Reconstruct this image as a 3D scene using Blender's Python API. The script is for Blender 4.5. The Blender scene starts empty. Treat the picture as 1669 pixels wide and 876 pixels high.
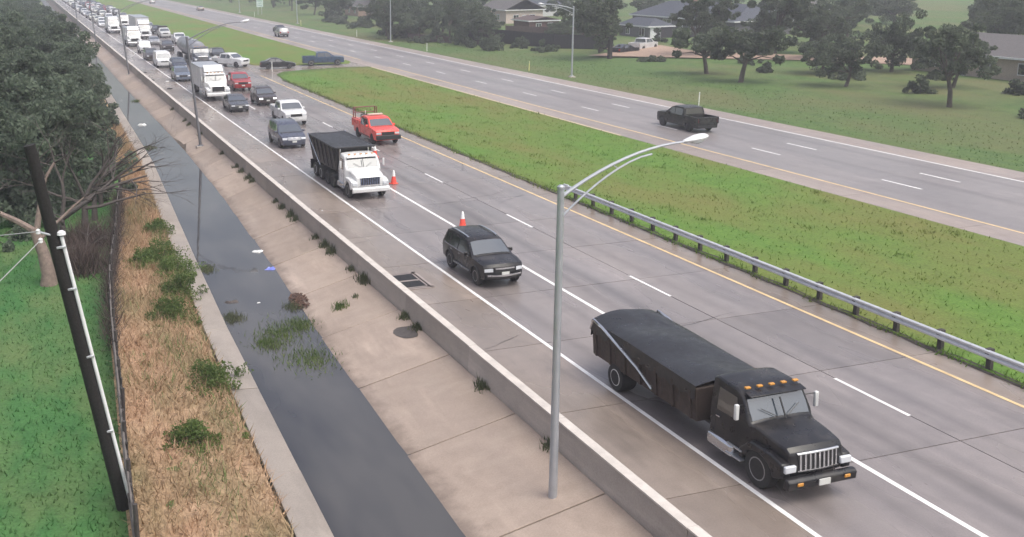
import bpy, bmesh, math, random
import numpy as np
from mathutils import Vector, Matrix
R = math.radians
random.seed(7); rng = np.random.default_rng(7)
S = bpy.context.scene
COL = S.collection

# ------------------------------------------------------------------ camera
CAM_H, F_PX = 13.457, 1694.5
pitch, yaw, roll = R(11.157), R(18.188), R(-.831)
h = Vector((math.sin(yaw), math.cos(yaw), 0)); r = Vector((math.cos(yaw), -math.sin(yaw), 0)); u = Vector((0, 0, 1))
fw = h*math.cos(pitch) - u*math.sin(pitch); up = u*math.cos(pitch) + h*math.sin(pitch)
r2 = r*math.cos(roll) + up*math.sin(roll); up2 = -r*math.sin(roll) + up*math.cos(roll)
cd = bpy.data.cameras.new('camera'); cam = bpy.data.objects.new('camera', cd); COL.objects.link(cam)
cam.matrix_world = Matrix(((r2.x, up2.x, -fw.x, 0), (r2.y, up2.y, -fw.y, 0), (r2.z, up2.z, -fw.z, CAM_H), (0, 0, 0, 1)))
cd.sensor_fit = 'HORIZONTAL'; cd.sensor_width = 36; cd.lens = F_PX/1669*36
cd.shift_x = (834.5-600)/1669; cd.shift_y = -(438-277)/1669
cd.clip_start = .5; cd.clip_end = 9000
S.camera = cam

# ------------------------------------------------------------------ sky, sun, exposure (overcast, just after rain)
W = bpy.data.worlds.new('World'); S.world = W; W.use_nodes = True
nt = W.node_tree; bg = nt.nodes['Background']
sky = nt.nodes.new('ShaderNodeTexSky'); sky.sky_type = 'NISHITA'; sky.sun_disc = False
SUN_EL, SUN_AZ = R(62), R(150)
sky.sun_elevation = SUN_EL; sky.sun_rotation = SUN_AZ; sky.air_density = 1.4; sky.dust_density = 6.0; sky.ozone_density = 1.0
hs = nt.nodes.new('ShaderNodeHueSaturation'); hs.inputs['Saturation'].default_value = .58; hs.inputs['Hue'].default_value = .525
nt.links.new(sky.outputs[0], hs.inputs['Color']); nt.links.new(hs.outputs[0], bg.inputs['Color'])
bg.inputs['Strength'].default_value = .15
sd = bpy.data.lights.new('sun', 'SUN'); sun = bpy.data.objects.new('sun', sd); COL.objects.link(sun)
sd.energy = .9; sd.angle = R(50); sd.color = (1, .97, .93)
sdir = Vector((math.sin(SUN_AZ)*math.cos(SUN_EL), math.cos(SUN_AZ)*math.cos(SUN_EL), math.sin(SUN_EL)))
sun.rotation_euler = sdir.to_track_quat('Z', 'Y').to_euler()
S.view_settings.view_transform = 'Standard'; S.view_settings.look = 'None'
S.view_settings.gamma = 1; S.view_settings.use_curve_mapping = False
S.view_settings.exposure = 0.5
S.render.engine = 'CYCLES'
S.cycles.use_denoising = True
S.cycles.max_bounces = 5; S.cycles.diffuse_bounces = 3; S.cycles.glossy_bounces = 3; S.cycles.transparent_max_bounces = 6; S.cycles.volume_bounces = 1

# ------------------------------------------------------------------ materials
def lin(c):
    return tuple(((v/255)/12.92 if v/255 <= .04045 else ((v/255+.055)/1.055)**2.4) for v in c)
def newmat(name):
    m = bpy.data.materials.new(name); m.use_nodes = True
    t = m.node_tree; return m, t, t.nodes['Principled BSDF']
def N(t, kind, **kw):
    n = t.nodes.new('ShaderNode'+kind)
    for k, v in kw.items():
        if k in n.inputs: n.inputs[k].default_value = v
        else: setattr(n, k, v)
    return n
def ramp(t, fac, stops):
    n = t.nodes.new('ShaderNodeValToRGB'); e = n.color_ramp.elements
    while len(e) < len(stops): e.new(.5)
    for i, (p, c) in enumerate(stops):
        e[i].position = p; e[i].color = (*c, 1) if len(c) == 3 else c
    t.links.new(fac, n.inputs[0]); return n.outputs[0]
def mix(t, fac, a, b, mode='MIX'):
    n = t.nodes.new('ShaderNodeMix'); n.data_type = 'RGBA'; n.blend_type = mode
    for s, v in ((n.inputs[0], fac), (n.inputs[6], a), (n.inputs[7], b)):
        if hasattr(v, 'is_linked'): t.links.new(v, s)
        else: s.default_value = v if isinstance(v, (int, float)) else (*v, 1)
    return n.outputs[2]
def noise(t, vec, scale, detail=4, rough=.6):
    n = N(t, 'TexNoise', Scale=scale, Detail=detail, Roughness=rough)
    if vec is not None: t.links.new(vec, n.inputs['Vector'])
    return n.outputs['Fac']
def gray(v): return (v, v, v)
def mapping(t, vec, scale):
    n = N(t, 'Mapping'); n.inputs['Scale'].default_value = scale; t.links.new(vec, n.inputs[0]); return n.outputs[0]
MATS = {}
def M(name, col, rough=.55, metal=0, var=.18, scale=3., coat=0, bump=0, bscale=30, world=False, spec=.5, rvar=.1):
    if name in MATS: return MATS[name]
    m, t, b = newmat(name)
    if world: vec = N(t, 'NewGeometry').outputs['Position']
    else: vec = N(t, 'TexCoord').outputs['Object']
    f = noise(t, vec, scale)
    c = mix(t, f, tuple(v*(1-var*1.4) for v in col), tuple(min(1, v*(1+var)) for v in col))
    if name.startswith('paint_'):      # road spray dried on in patches
        gn = noise(t, mapping(t, vec, (.8, .8, 1.6)), 1.1, 5, .7); c = mix(t, ramp(t, gn, [(.48, gray(0)), (.75, gray(.30))]), c, (.15, .13, .115))
    t.links.new(c, b.inputs['Base Color'])
    rr = ramp(t, noise(t, vec, scale*2.3), [(.3, gray(max(.02, rough-rvar))), (.7, gray(min(1, rough+rvar)))])
    t.links.new(rr, b.inputs['Roughness'])
    b.inputs['Metallic'].default_value = metal; b.inputs['Coat Weight'].default_value = coat; b.inputs['Coat Roughness'].default_value = .08
    b.inputs['Specular IOR Level'].default_value = spec
    if bump:
        bp = N(t, 'Bump', Strength=bump, Distance=.05); t.links.new(noise(t, vec, bscale), bp.inputs['Height']); t.links.new(bp.outputs[0], b.inputs['Normal'])
    MATS[name] = m; return m
def paint(name, col, metal=.0, rough=.3):
    dk = max(col) < .05
    return M('paint_'+name, col, rough, metal, .1, 1.3, coat=.12 if dk else .5, rvar=.06, spec=.3 if dk else .5)

def grass_mat(name, g1, g2, dry, dryamt, patch=.09, blade=False):
    m, t, b = newmat(name); pos = N(t, 'NewGeometry').outputs['Position']
    big = noise(t, mapping(t, pos, (patch*1.5, patch*.6, .1)), 1., 3, .65)
    mid = noise(t, pos, .9, 5, .7); fine = noise(t, pos, 9., 3, .7)
    g = mix(t, ramp(t, mid, [(.35, gray(0)), (.65, gray(1))]), g1, g2)
    g = mix(t, ramp(t, big, [(.5-dryamt*.25, gray(0)), (.68, gray(1))]), g, dry)
    g = mix(t, 1., g, ramp(t, fine, [(.3, gray(.75)), (.7, gray(1.15))]), 'MULTIPLY')
    t.links.new(g, b.inputs['Base Color']); b.inputs['Roughness'].default_value = .8; b.inputs['Specular IOR Level'].default_value = .25
    if blade:
        tr = N(t, 'BsdfTranslucent'); t.links.new(g, tr.inputs[0]); mx_ = N(t, 'MixShader'); mx_.inputs[0].default_value = .5
        t.links.new(b.outputs[0], mx_.inputs[1]); t.links.new(tr.outputs[0], mx_.inputs[2]); t.links.new(mx_.outputs[0], t.nodes['Material Output'].inputs[0]); return m
    bp = N(t, 'Bump', Strength=.6, Distance=.12); t.links.new(noise(t, pos, 6., 5, .7), bp.inputs['Height']); t.links.new(bp.outputs[0], b.inputs['Normal'])
    return m
GRASS = grass_mat('median_grass', (.085, .17, .026), (.12, .22, .036), (.165, .165, .046), .5)
GRASSB = grass_mat('median_grass_blade', (.105, .20, .032), (.145, .26, .044), (.19, .195, .055), .5, blade=True)
VERGE = grass_mat('verge_grass', (.065, .12, .034), (.105, .165, .045), (.14, .14, .06), .3, .05)
VERGEB = grass_mat('verge_grass_blade', (.075, .135, .038), (.12, .185, .05), (.155, .155, .066), .3, .05, True)
LAWNB = grass_mat('lawn_grass_blade', (.048, .145, .042), (.078, .20, .058), (.13, .20, .07), .4, .3, True)
LAWN = grass_mat('lawn_grass', (.040, .125, .036), (.065, .175, .050), (.11, .17, .06), .4, .3)
STRAW = grass_mat('dry_straw', (.38, .235, .145), (.52, .35, .235), (.29, .23, .13), .5, .35)

def concrete(name, base, warm, wet=(.16, .45), streaks=False, trackx=None, stain=.45, rs_=1.3):
    m, t, b = newmat(name); geo = N(t, 'NewGeometry'); pos = geo.outputs['Position']
    n1 = noise(t, mapping(t, pos, (.35, .08, .3)), 1., 5, .65); n2 = noise(t, pos, 1.6, 3, .5); n3 = noise(t, pos, 22., 3, .6)
    c = mix(t, ramp(t, n1, [(.3, gray(0)), (.7, gray(1))]), base, warm)
    c = mix(t, 1., c, ramp(t, n2, [(.25, gray(.90)), (.5, gray(1.)), (.8, gray(1.06))]), 'MULTIPLY')
    c = mix(t, 1., c, ramp(t, n3, [(.3, gray(.88)), (.7, gray(1.08))]), 'MULTIPLY')
    st_ = noise(t, mapping(t, pos, (.9, .22, 1)), .6, 4, .65)
    c = mix(t, ramp(t, st_, [(.56, gray(0)), (.78, gray(stain))]), c, tuple(v*.45 for v in base))
    wp_ = noise(t, mapping(t, pos, (.5, .12, 1)), 1.4, 4, .7)
    c = mix(t, ramp(t, wp_, [(.55, gray(0)), (.75, gray(.4))]), c, tuple(min(1, v*1.5) for v in warm))
    info = N(t, 'ObjectInfo').outputs['Random']
    c = mix(t, 1., c, ramp(t, info, [(0, gray(.86)), (1, gray(1.10))]), 'MULTIPLY')
    if trackx:                       # oil and tyre wear worn into the lanes
        sx = N(t, 'SeparateXYZ'); t.links.new(pos, sx.inputs[0])
        for xc, wd, amt in trackx:
            a = N(t, 'Math', operation='SUBTRACT'); t.links.new(sx.outputs[0], a.inputs[0]); a.inputs[1].default_value = xc
            ab = N(t, 'Math', operation='ABSOLUTE'); t.links.new(a.outputs[0], ab.inputs[0])
            f = ramp(t, ab.outputs[0], [(0, gray(amt)), (wd, gray(0))])
            k = noise(t, mapping(t, pos, (.8, .05, 1)), 1., 4)
            ml = N(t, 'Math', operation='MULTIPLY'); t.links.new(f, ml.inputs[0]); t.links.new(k, ml.inputs[1])
            c = mix(t, ml.outputs[0], c, tuple(v*.3 for v in base))
    if streaks:                      # run-off stains down the slope
        s = noise(t, mapping(t, pos, (.35, .9, .3)), 1., 4, .7)
        c = mix(t, ramp(t, s, [(.5, gray(0)), (.75, gray(.22))]), c, (.50, .42, .35))
        s2 = noise(t, mapping(t, pos, (.5, .8, .3)), 1.2, 4, .7)
        c = mix(t, ramp(t, s2, [(.52, gray(0)), (.8, gray(.3))]), c, (.20, .16, .13))
    if streaks:
        sz_ = N(t, 'SeparateXYZ'); t.links.new(pos, sz_.inputs[0]); nn = N(t, 'Math', operation='MULTIPLY_ADD'); t.links.new(noise(t, pos, 1.5, 4), nn.inputs[0]); nn.inputs[1].default_value = .35; t.links.new(sz_.outputs[2], nn.inputs[2])
        wl = N(t, 'MapRange'); t.links.new(nn.outputs[0], wl.inputs[0]); wl.inputs[1].default_value = -.66; wl.inputs[2].default_value = -.50; wl.inputs[3].default_value = .7; wl.inputs[4].default_value = 0
        c = mix(t, wl.outputs[0], c, (.11, .08, .065))
    t.links.new(c, b.inputs['Base Color'])
    rn = noise(t, mapping(t, pos, (.5, .12, .5)), rs_*.7, 3, .5)
    t.links.new(ramp(t, rn, [(.32, gray(wet[0])), (.68, gray(wet[1]))]), b.inputs['Roughness'])
    bp = N(t, 'Bump', Strength=.12, Distance=.006); t.links.new(noise(t, pos, 35., 3, .6), bp.inputs['Height']); t.links.new(bp.outputs[0], b.inputs['Normal'])
    return m
ROADC = concrete('wet_road_concrete', (.19, .167, .166), (.245, .212, .203), (.17, .40), stain=.5, trackx=[(22.5, .55, .95), (18.0, .4, .45), (19.8, .4, .45), (25.3, .4, .5), (27.1, .4, .5), (21.6, .35, .35), (23.4, .35, .4)])
SHOULDC = concrete('shoulder_concrete', (.20, .165, .143), (.265, .215, .185), (.15, .42), stain=.6)
FARC = concrete('far_asphalt', (.205, .185, .187), (.255, .228, .225), (.28, .44), stain=.2, rs_=.5, trackx=[(47.8, .5, .25), (51.5, .6, .45), (55.2, .5, .5)])
FARSH = concrete('far_shoulder_concrete', (.26, .22, .21), (.33, .27, .24), (.35, .65))
SLOPEC = concrete('canal_concrete', (.31, .243, .20), (.38, .30, .25), (.45, .75), streaks=True)
BARC = concrete('barrier_concrete', (.35, .305, .275), (.43, .38, .34), (.5, .8))
LEDGEC = concrete('ledge_concrete', (.27, .235, .21), (.33, .285, .25), (.5, .8))
DIRT = M('joint_dirt', (.035, .03, .028), .9, var=.3)
MUD = M('canal_mud', (.10, .075, .055), .7, var=.4, world=True, scale=1)
GRAVEL = M('driveway_dirt', (.36, .25, .19), .85, var=.25, world=True, scale=.6, bump=.4)
WHITE_L = M('white_road_paint', (.78, .76, .75), .45, var=.22, scale=1.4, world=True)
YELLOW_L = M('yellow_road_paint', (.68, .50, .27), .5, var=.3, scale=1.4, world=True)
TYRE = M('tyre_rubber', (.018, .018, .019), .75, var=.25)
RIM = M('alloy_rim', (.32, .32, .33), .35, .7)
RIMD = M('dark_rim', (.06, .06, .065), .35, .6)
RIMW = M('white_steel_rim', (.62, .62, .62), .45, .2)
BLACKP = M('black_plastic', (.018, .018, .02), .5)
CHROME = M('chrome_trim', (.62, .62, .64), .18, .95)
GALV = M('galvanised_steel', (.46, .48, .52), .4, .55, var=.12)
STEELG = M('weathered_rail_steel', (.60, .62, .65), .42, .25, var=.2)
WOODP = M('dark_pole_wood', (.013, .011, .011), .85, var=.5, scale=8, bump=.4)
BARK = M('tree_bark', (.085, .070, .058), .9, var=.4, scale=6, bump=.6)
PALEB = M('pale_dead_wood', (.24, .18, .155), .85, var=.5, scale=5, bump=.6)
DEADB = M('bare_branch_bark', (.085, .070, .066), .85, var=.4, scale=6)
FENCEW = M('weathered_fence_wood', (.055, .046, .045), .85, var=.5, scale=4, bump=.3)
LAMPW = M('lamp_housing_white', (.72, .72, .74), .4)
TARP = M('black_mesh_tarp', (.022, .022, .025), .55, var=.35, scale=2, bump=.2)
ORANGE = M('cone_orange', (.88, .09, .06), .5)
CONEW = M('cone_reflective_white', (.8, .8, .8), .35)
def glassmat(name, col, rough=.06):
    m, t, b = newmat(name); vec = N(t, 'TexCoord').outputs['Object']
    t.links.new(mix(t, noise(t, vec, 2.), tuple(v*.7 for v in col), col), b.inputs['Base Color'])
    b.inputs['Roughness'].default_value = rough; b.inputs['Specular IOR Level'].default_value = 1.0; b.inputs['Coat Weight'].default_value = 1.0; b.inputs['Coat IOR'].default_value = 1.7
    return m
GLASS = glassmat('tinted_glass', (.012, .014, .017)); WSCR = glassmat('windscreen_glass', (.055, .068, .085), .04)
LAMP = M('headlamp_lens', (.62, .64, .68), .12, 0, coat=.5); TAIL = M('tail_lamp_red', (.30, .012, .012), .2)
m_, t_, b_ = newmat('lit_headlamp'); t_.links.new(mix(t_, noise(t_, N(t_, 'TexCoord').outputs['Object'], 5), (.85, .85, .85), (1, 1, 1)), b_.inputs['Emission Color']); b_.inputs['Emission Strength'].default_value = 1.6; LITL = m_
def watermat():
    m, t, b = newmat('canal_water'); pos = N(t, 'NewGeometry').outputs['Position']
    c = mix(t, ramp(t, noise(t, mapping(t, pos, (.4, .12, .4)), 1., 3), [(.35, gray(0)), (.65, gray(1))]), (.035, .036, .042), (.075, .072, .072))
    t.links.new(c, b.inputs['Base Color']); b.inputs['Roughness'].default_value = .03; b.inputs['IOR'].default_value = 1.33; b.inputs['Specular IOR Level'].default_value = .75
    bp = N(t, 'Bump', Strength=.06, Distance=.03); t.links.new(noise(t, mapping(t, pos, (1, .35, 1)), 2.2, 2), bp.inputs['Height']); t.links.new(bp.outputs[0], b.inputs['Normal'])
    return m
WATER = watermat()
def leafmat(name, a, b_, c):
    m, t, b = newmat(name); oc = N(t, 'TexCoord').outputs['Object']
    n1 = noise(t, oc, .55, 3, .6); n2 = noise(t, oc, 5., 2)
    k = mix(t, ramp(t, n1, [(.35, gray(0)), (.65, gray(1))]), a, b_)
    k = mix(t, ramp(t, n2, [(.5, gray(0)), (.75, gray(.6))]), k, c)
    k = mix(t, 1., k, ramp(t, N(t, 'ObjectInfo').outputs['Random'], [(0, gray(.8)), (1, gray(1.15))]), 'MULTIPLY')
    t.links.new(k, b.inputs['Base Color']); b.inputs['Roughness'].default_value = .6; b.inputs['Specular IOR Level'].default_value = .3
    tr = N(t, 'BsdfTranslucent'); t.links.new(k, tr.inputs[0]); mx = N(t, 'MixShader'); mx.inputs[0].default_value = .5
    t.links.new(b.outputs[0], mx.inputs[1]); t.links.new(tr.outputs[0], mx.inputs[2])
    t.links.new(mx.outputs[0], t.nodes['Material Output'].inputs[0]); return m
LEAF = leafmat('canal_tree_leaves', (.10, .13, .095), (.155, .195, .135), (.22, .25, .18))
LEAF2 = leafmat('grey_green_leaves', (.075, .098, .070), (.12, .15, .092), (.19, .205, .14))
LEAF3 = leafmat('bush_leaves', (.09, .15, .04), (.16, .22, .065), (.24, .26, .10))

# ------------------------------------------------------------------ builders
def link(o, parent=None):
    COL.objects.link(o)
    if parent is not None: o.parent = parent
    return o
def tag(o, label=None, cat=None, group=None, kind=None):
    if label: o['label'] = label
    if cat: o['category'] = cat
    if group: o['group'] = group
    if kind: o['kind'] = kind
    return o
def empty(name, loc=(0, 0, 0), rz=0, label=None, cat=None, group=None):
    o = bpy.data.objects.new(name, None); link(o); o.location = loc; o.rotation_euler = (0, 0, rz); o.empty_display_size = .3
    return tag(o, label, cat, group)
class MB:
    def __init__(s): s.v = []; s.f = []
    def add(s, vs, fs):
        k = len(s.v); s.v += [tuple(v) for v in vs]; s.f += [tuple(i+k for i in f) for f in fs]; return s
    def box(s, c, d, rz=0, rx=0, ry=0, taper=1):
        x, y, z = (q/2 for q in d)
        vs = [Vector((sx*x*(taper if sz > 0 else 1), sy*y*(taper if sz > 0 else 1), sz*z)) for sz in (-1, 1) for sy in (-1, 1) for sx in (-1, 1)]
        if rz or rx or ry:
            m = Matrix.Rotation(rz, 3, 'Z') @ Matrix.Rotation(ry, 3, 'Y') @ Matrix.Rotation(rx, 3, 'X'); vs = [m @ v for v in vs]
        c = Vector(c)
        return s.add([v+c for v in vs], [(0, 2, 3, 1), (4, 5, 7, 6), (0, 1, 5, 4), (2, 6, 7, 3), (0, 4, 6, 2), (1, 3, 7, 5)])
    def tube(s, pts, rad, n=8, cap=True):
        pts = [Vector(p) for p in pts]; k = len(pts)
        rad = [rad]*k if isinstance(rad, (int, float)) else rad
        vs = []; ref = None
        for i, p in enumerate(pts):
            d = (pts[min(i+1, k-1)] - pts[max(i-1, 0)]).normalized()
            a = d.cross(Vector((0, 0, 1)) if abs(d.z) < .9 else Vector((1, 0, 0))).normalized() if ref is None else (ref - d*ref.dot(d)).normalized()
            ref = a; b = d.cross(a)
            vs += [p + (a*math.cos(2*math.pi*j/n) + b*math.sin(2*math.pi*j/n))*rad[i] for j in range(n)]
        fs = [(i*n+j, i*n+(j+1) % n, (i+1)*n+(j+1) % n, (i+1)*n+j) for i in range(k-1) for j in range(n)]
        if cap: fs += [tuple(range(n))[::-1], tuple((k-1)*n+j for j in range(n))]
        return s.add(vs, fs)
    def lathe(s, prof, n=20, axis='Z', c=(0, 0, 0)):   # prof: (radius, along)
        vs = []
        for rr, a in prof:
            for j in range(n):
                q = 2*math.pi*j/n; x, y = rr*math.cos(q), rr*math.sin(q)
                v = {'Z': (x, y, a), 'X': (a, x, y), 'Y': (y, a, x)}[axis]
                vs.append((v[0]+c[0], v[1]+c[1], v[2]+c[2]))
        k = len(prof)
        fs = [(i*n+j, i*n+(j+1) % n, (i+1)*n+(j+1) % n, (i+1)*n+j) for i in range(k-1) for j in range(n)]
        fs += [tuple(range(n))[::-1], tuple((k-1)*n+j for j in range(n))]
        return s.add(vs, fs)
    def prism(s, poly, a, b, axis='X'):   # poly of (p, q): axis X -> (y, z), Z -> (x, y), Y -> (x, z)
        f = {'X': lambda p, t: (t, p[0], p[1]), 'Z': lambda p, t: (p[0], p[1], t), 'Y': lambda p, t: (p[0], t, p[1])}[axis]
        n = len(poly)
        return s.add([f(p, a) for p in poly]+[f(p, b) for p in poly], [tuple(range(n))[::-1], tuple(range(n, 2*n))]+[(i, (i+1) % n, n+(i+1) % n, n+i) for i in range(n)])
    def mesh(s, name, mat, smooth=True, ang=38):
        me = bpy.data.meshes.new(name); me.from_pydata(s.v, [], s.f); me.validate()
        bm = bmesh.new(); bm.from_mesh(me); bmesh.ops.recalc_face_normals(bm, faces=bm.faces[:]); bm.to_mesh(me); bm.free()
        if smooth:
            me.polygons.foreach_set('use_smooth', [True]*len(me.polygons)); me.set_sharp_from_angle(angle=R(ang))
        if mat: me.materials.append(mat)
        return me
    def build(s, name, mat, parent=None, smooth=True, bevel=0, ang=38):
        o = bpy.data.objects.new(name, s.mesh(name, mat, smooth, ang)); link(o, parent)
        if bevel:
            b = o.modifiers.new('edge', 'BEVEL'); b.width = bevel; b.segments = 2; b.limit_method = 'ANGLE'; b.angle_limit = R(40)
        return o
def sheet(name, mat, verts, faces, kind='structure', parent=None, smooth=False):
    me = bpy.data.meshes.new(name); me.from_pydata(verts, [], faces); me.materials.append(mat)
    if smooth: me.polygons.foreach_set('use_smooth', [True]*len(me.polygons))
    o = bpy.data.objects.new(name, me); link(o, parent)
    if parent is None and kind: o['kind'] = kind
    return o
def grid_sheet(name, mat, rows, cols, fn, **kw):
    vs = [fn(a, b) for a in rows for b in cols]; n = len(cols)
    fs = [(i*n+j, i*n+j+1, (i+1)*n+j+1, (i+1)*n+j) for i in range(len(rows)-1) for j in range(n-1)]
    return sheet(name, mat, vs, fs, **kw)
def children(o): return [c for c in bpy.data.objects if c.parent is o]
def copy_tree(o, parent=None, remap=None, kids=None):
    if kids is None:
        kids = {}
        for q in bpy.data.objects:
            if q.parent is not None: kids.setdefault(q.parent.name, []).append(q)
    c = o.copy(); COL.objects.link(c); c.parent = parent
    if remap and c.type == 'MESH' and c.material_slots and c.material_slots[0].material in remap:
        nm = remap[c.material_slots[0].material]
        c.material_slots[0].link = 'OBJECT'; c.material_slots[0].material = nm
    for k in kids.get(o.name, []): copy_tree(k, c, remap, kids)
    return c
def rot_to(o, d): o.rotation_euler = Vector(d).to_track_quat('Z', 'Y').to_euler()
ORD = ['first', 'second', 'third', 'fourth', 'fifth', 'sixth', 'seventh', 'eighth', 'ninth', 'tenth', 'eleventh', 'twelfth', 'thirteenth', 'fourteenth', 'fifteenth', 'sixteenth', 'seventeenth', 'eighteenth', 'nineteenth', 'twentieth']
def clamp(v, a=0., b=1.): return max(a, min(b, v))

# ------------------------------------------------------------------ the setting
def XF(y): return float(np.interp(y, [-40, 25, 37.6, 43.2, 49, 56.4, 66.4, 90, 160], [-.5, 1.75, 2.4, 2.8, 3.5, 4.3, 5.4, 6.4, 7.6]))
def XL(y): return float(np.interp(y, [-40, 20, 39, 54, 76, 111, 151, 300], [5.6, 6.35, 6.8, 7.4, 8.4, 8.9, 9.4, 9.7]))
def XR(y): return float(np.interp(y, [-40, 20, 37, 50, 65, 84, 125, 300], [9.0, 9.7, 10.2, 10.8, 11.3, 11.6, 11.4, 11.5]))
WZ = -.8
def gcols(y):
    xf, xl = XF(y), XL(y)
    return [(-3500, 0), (-600, 0), (-120, 0), (-30, 0), (xf, 0), (xl-1.0, -.40), (xl-.9, -1.6), (13.5, -1.6), (13.6, -.2), (59.3, -.2), (59.36, .0), (64, -.18), (72, .0), (95, .3), (160, .4), (600, .4), (3500, .4)]
YR = [-300, -40, 0, 10, 20, 30, 40, 50, 60, 70, 80, 90, 100, 110, 125, 150, 175, 200, 250, 300, 500, 900, 3500]
vs = []; fs = []
for y in YR: vs += [(x, y, z) for x, z in gcols(y)]
nc = len(gcols(0))
fs = [(i*nc+j, i*nc+j+1, (i+1)*nc+j+1, (i+1)*nc+j) for i in range(len(YR)-1) for j in range(nc-1)]
tag(sheet('ground', VERGE, vs, fs), 'mown grass ground beyond the roads')
ly = [-40]+list(range(0, 200, 6))+[260, 400]
tag(grid_sheet('lawn', LAWN, ly, [0, 1], lambda y, t: (-40+t*(XF(y)-.15+40), y, .012)), 'bright green lawn beside the canal fence')
def bankz(y, x):
    a = clamp((x-XF(y))/(XL(y)-1.0-XF(y))); return -.40*a + .03 + .05*math.sin(x*3+y)*math.sin(y*1.7) * (a*(1-a)*4)
yy = [-40]+[i*1.0 for i in range(8, 110)]+[130, 160, 200]
tag(grid_sheet('bank', STRAW, yy, [i/10 for i in range(11)], lambda y, t: (XF(y)-.15+t*(XL(y)-.86-XF(y)), y, bankz(y, XF(y)-.15+t*(XL(y)-.86-XF(y)))), smooth=True), 'dry straw-covered bank between fence and canal')
tag(sheet('water', WATER, [(XL(y)-.2 if k == 0 else XR(y)+.35, y, WZ) for y in YR for k in (0, 1)], [(2*i, 2*i+1, 2*i+3, 2*i+2) for i in range(len(YR)-1)]), 'murky still canal water')
# ledge along the far side of the water
ledge = sheet('canal_ledge', LEDGEC, [(0, 0, -1.7), (.1, 0, -1.7), (.1, .1, -1.7)], [(0, 1, 2)])
tag(ledge, 'narrow concrete ledge beside the canal water')
y = 8.
while y < 170:
    y1 = y+6.1; a, b, c, d = XL(y)-.92, XL(y), XL(y1), XL(y1)-.92; dz = random.uniform(-.015, .015)
    m = MB(); g = .02
    m.add([(a, y+g, -1.4), (b, y+g, -1.4), (c, y1-g, -1.4), (d, y1-g, -1.4), (a, y+g, -.36+dz), (b, y+g, -.42+dz), (c, y1-g, -.42+dz), (d, y1-g, -.36+dz)],
          [(0, 1, 2, 3), (4, 5, 6, 7), (0, 1, 5, 4), (1, 2, 6, 5), (2, 3, 7, 6), (3, 0, 4, 7)])
    m.build('concrete_panel', LEDGEC, ledge, bevel=.02); y = y1
# sloping lining between water and barrier
slope = sheet('canal_slope', MUD, [(XR(y)-1.2 if k == 0 else 13.43, y, -1.25 if k == 0 else -.10) for y in YR for k in (0, 1)], [(2*i, 2*i+1, 2*i+3, 2*i+2) for i in range(len(YR)-1)])
tag(slope, 'tan concrete slope lining the canal')
y = 6.; SL = .04
def slz(x, y): return -.02 - (13.42-x)*( .78/(13.42-XR(y)))
while y < 230:
    y1 = y + (5.2 if y < 140 else 12); m = MB(); g = .03; dz = random.uniform(-.012, .012)
    x0, x1 = XR(y)-.75, XR(y1)-.75
    top = [(x0, y+g, slz(x0, y)+dz), (13.42, y+g, slz(13.42, y)+dz), (13.42, y1-g, slz(13.42, y1)+dz), (x1, y1-g, slz(x1, y1)+dz)]
    m.add([(p[0], p[1], p[2]-.16) for p in top]+top, [(0, 1, 2, 3), (4, 5, 6, 7), (0, 1, 5, 4), (1, 2, 6, 5), (2, 3, 7, 6), (3, 0, 4, 7)])
    m.build('concrete_panel', SLOPEC, slope, bevel=.015); y = y1
# roads
BASE = M('road_base', (.055, .048, .048), .8, var=.3, world=True)
road = sheet('road', BASE, [(13.72, -80, -.05), (29.9, -80, -.05), (29.9, 142, -.05), (13.72, 142, -.05)], [(0, 1, 2, 3)])
tag(road, 'wet concrete carriageway with queued traffic')
tag(sheet('road', ROADC, [(13.72, 141.8, 0), (29.9, 141.8, 0), (29.9, 1500, 0), (13.72, 1500, 0)], [(0, 1, 2, 3)]), 'far stretch of the queued carriageway')
COLS = [(13.74, 17.03, SHOULDC), (17.03, 20.69, ROADC), (20.69, 24.35, ROADC), (24.35, 28.0, ROADC), (28.0, 29.86, SHOULDC)]
for x0, x1, mt in COLS:
    me = MB().box(((x1-x0)/2, 2.75, -.05), (x1-x0-.04, 5.5-.035, .1)).mesh('slab', mt, False)
    for k in range(-5, 20):
        o = bpy.data.objects.new('slab', me); link(o, road)
        o.location = (x0, 37.3+5.5*k-.02, random.uniform(-.004, .003))
def stripe(name, mat, x, y0, y1, w, parent, z=.006):
    return sheet(name, mat, [(x-w/2, y0, z), (x+w/2, y0, z), (x+w/2, y1, z), (x-w/2, y1, z)], [(0, 1, 2, 3)], parent=parent)
stripe('edge_line', WHITE_L, 17.03, -60, 700, .15, road)
stripe('lane_line', WHITE_L, 20.69, -60, 68, .17, road)
stripe('edge_line', YELLOW_L, 28.02, -60, 128, .15, road)
stripe('edge_line', YELLOW_L, 28.02, 143, 700, .12, road)
for i in range(-3, 7): stripe('lane_dash', WHITE_L, 24.33, 86.55-12.19*i-3.05, 86.55-12.19*i, .13, road)
for i in range(0, 9): stripe('lane_dash', WHITE_L, 20.69, 73+12.19*i, 76.3+12.19*i, .15, road)
for i in range(4, 30):
    stripe('lane_dash', WHITE_L, 24.33, 86.55+12.19*i-3.05, 86.55+12.19*i, .15, road)
    stripe('lane_dash', WHITE_L, 20.69, 127+12.19*i, 130+12.19*i, .15, road)
CRK = M('crack_sealant', (.035, .032, .032), .5, var=.4)
rc = random.Random(3)
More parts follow.
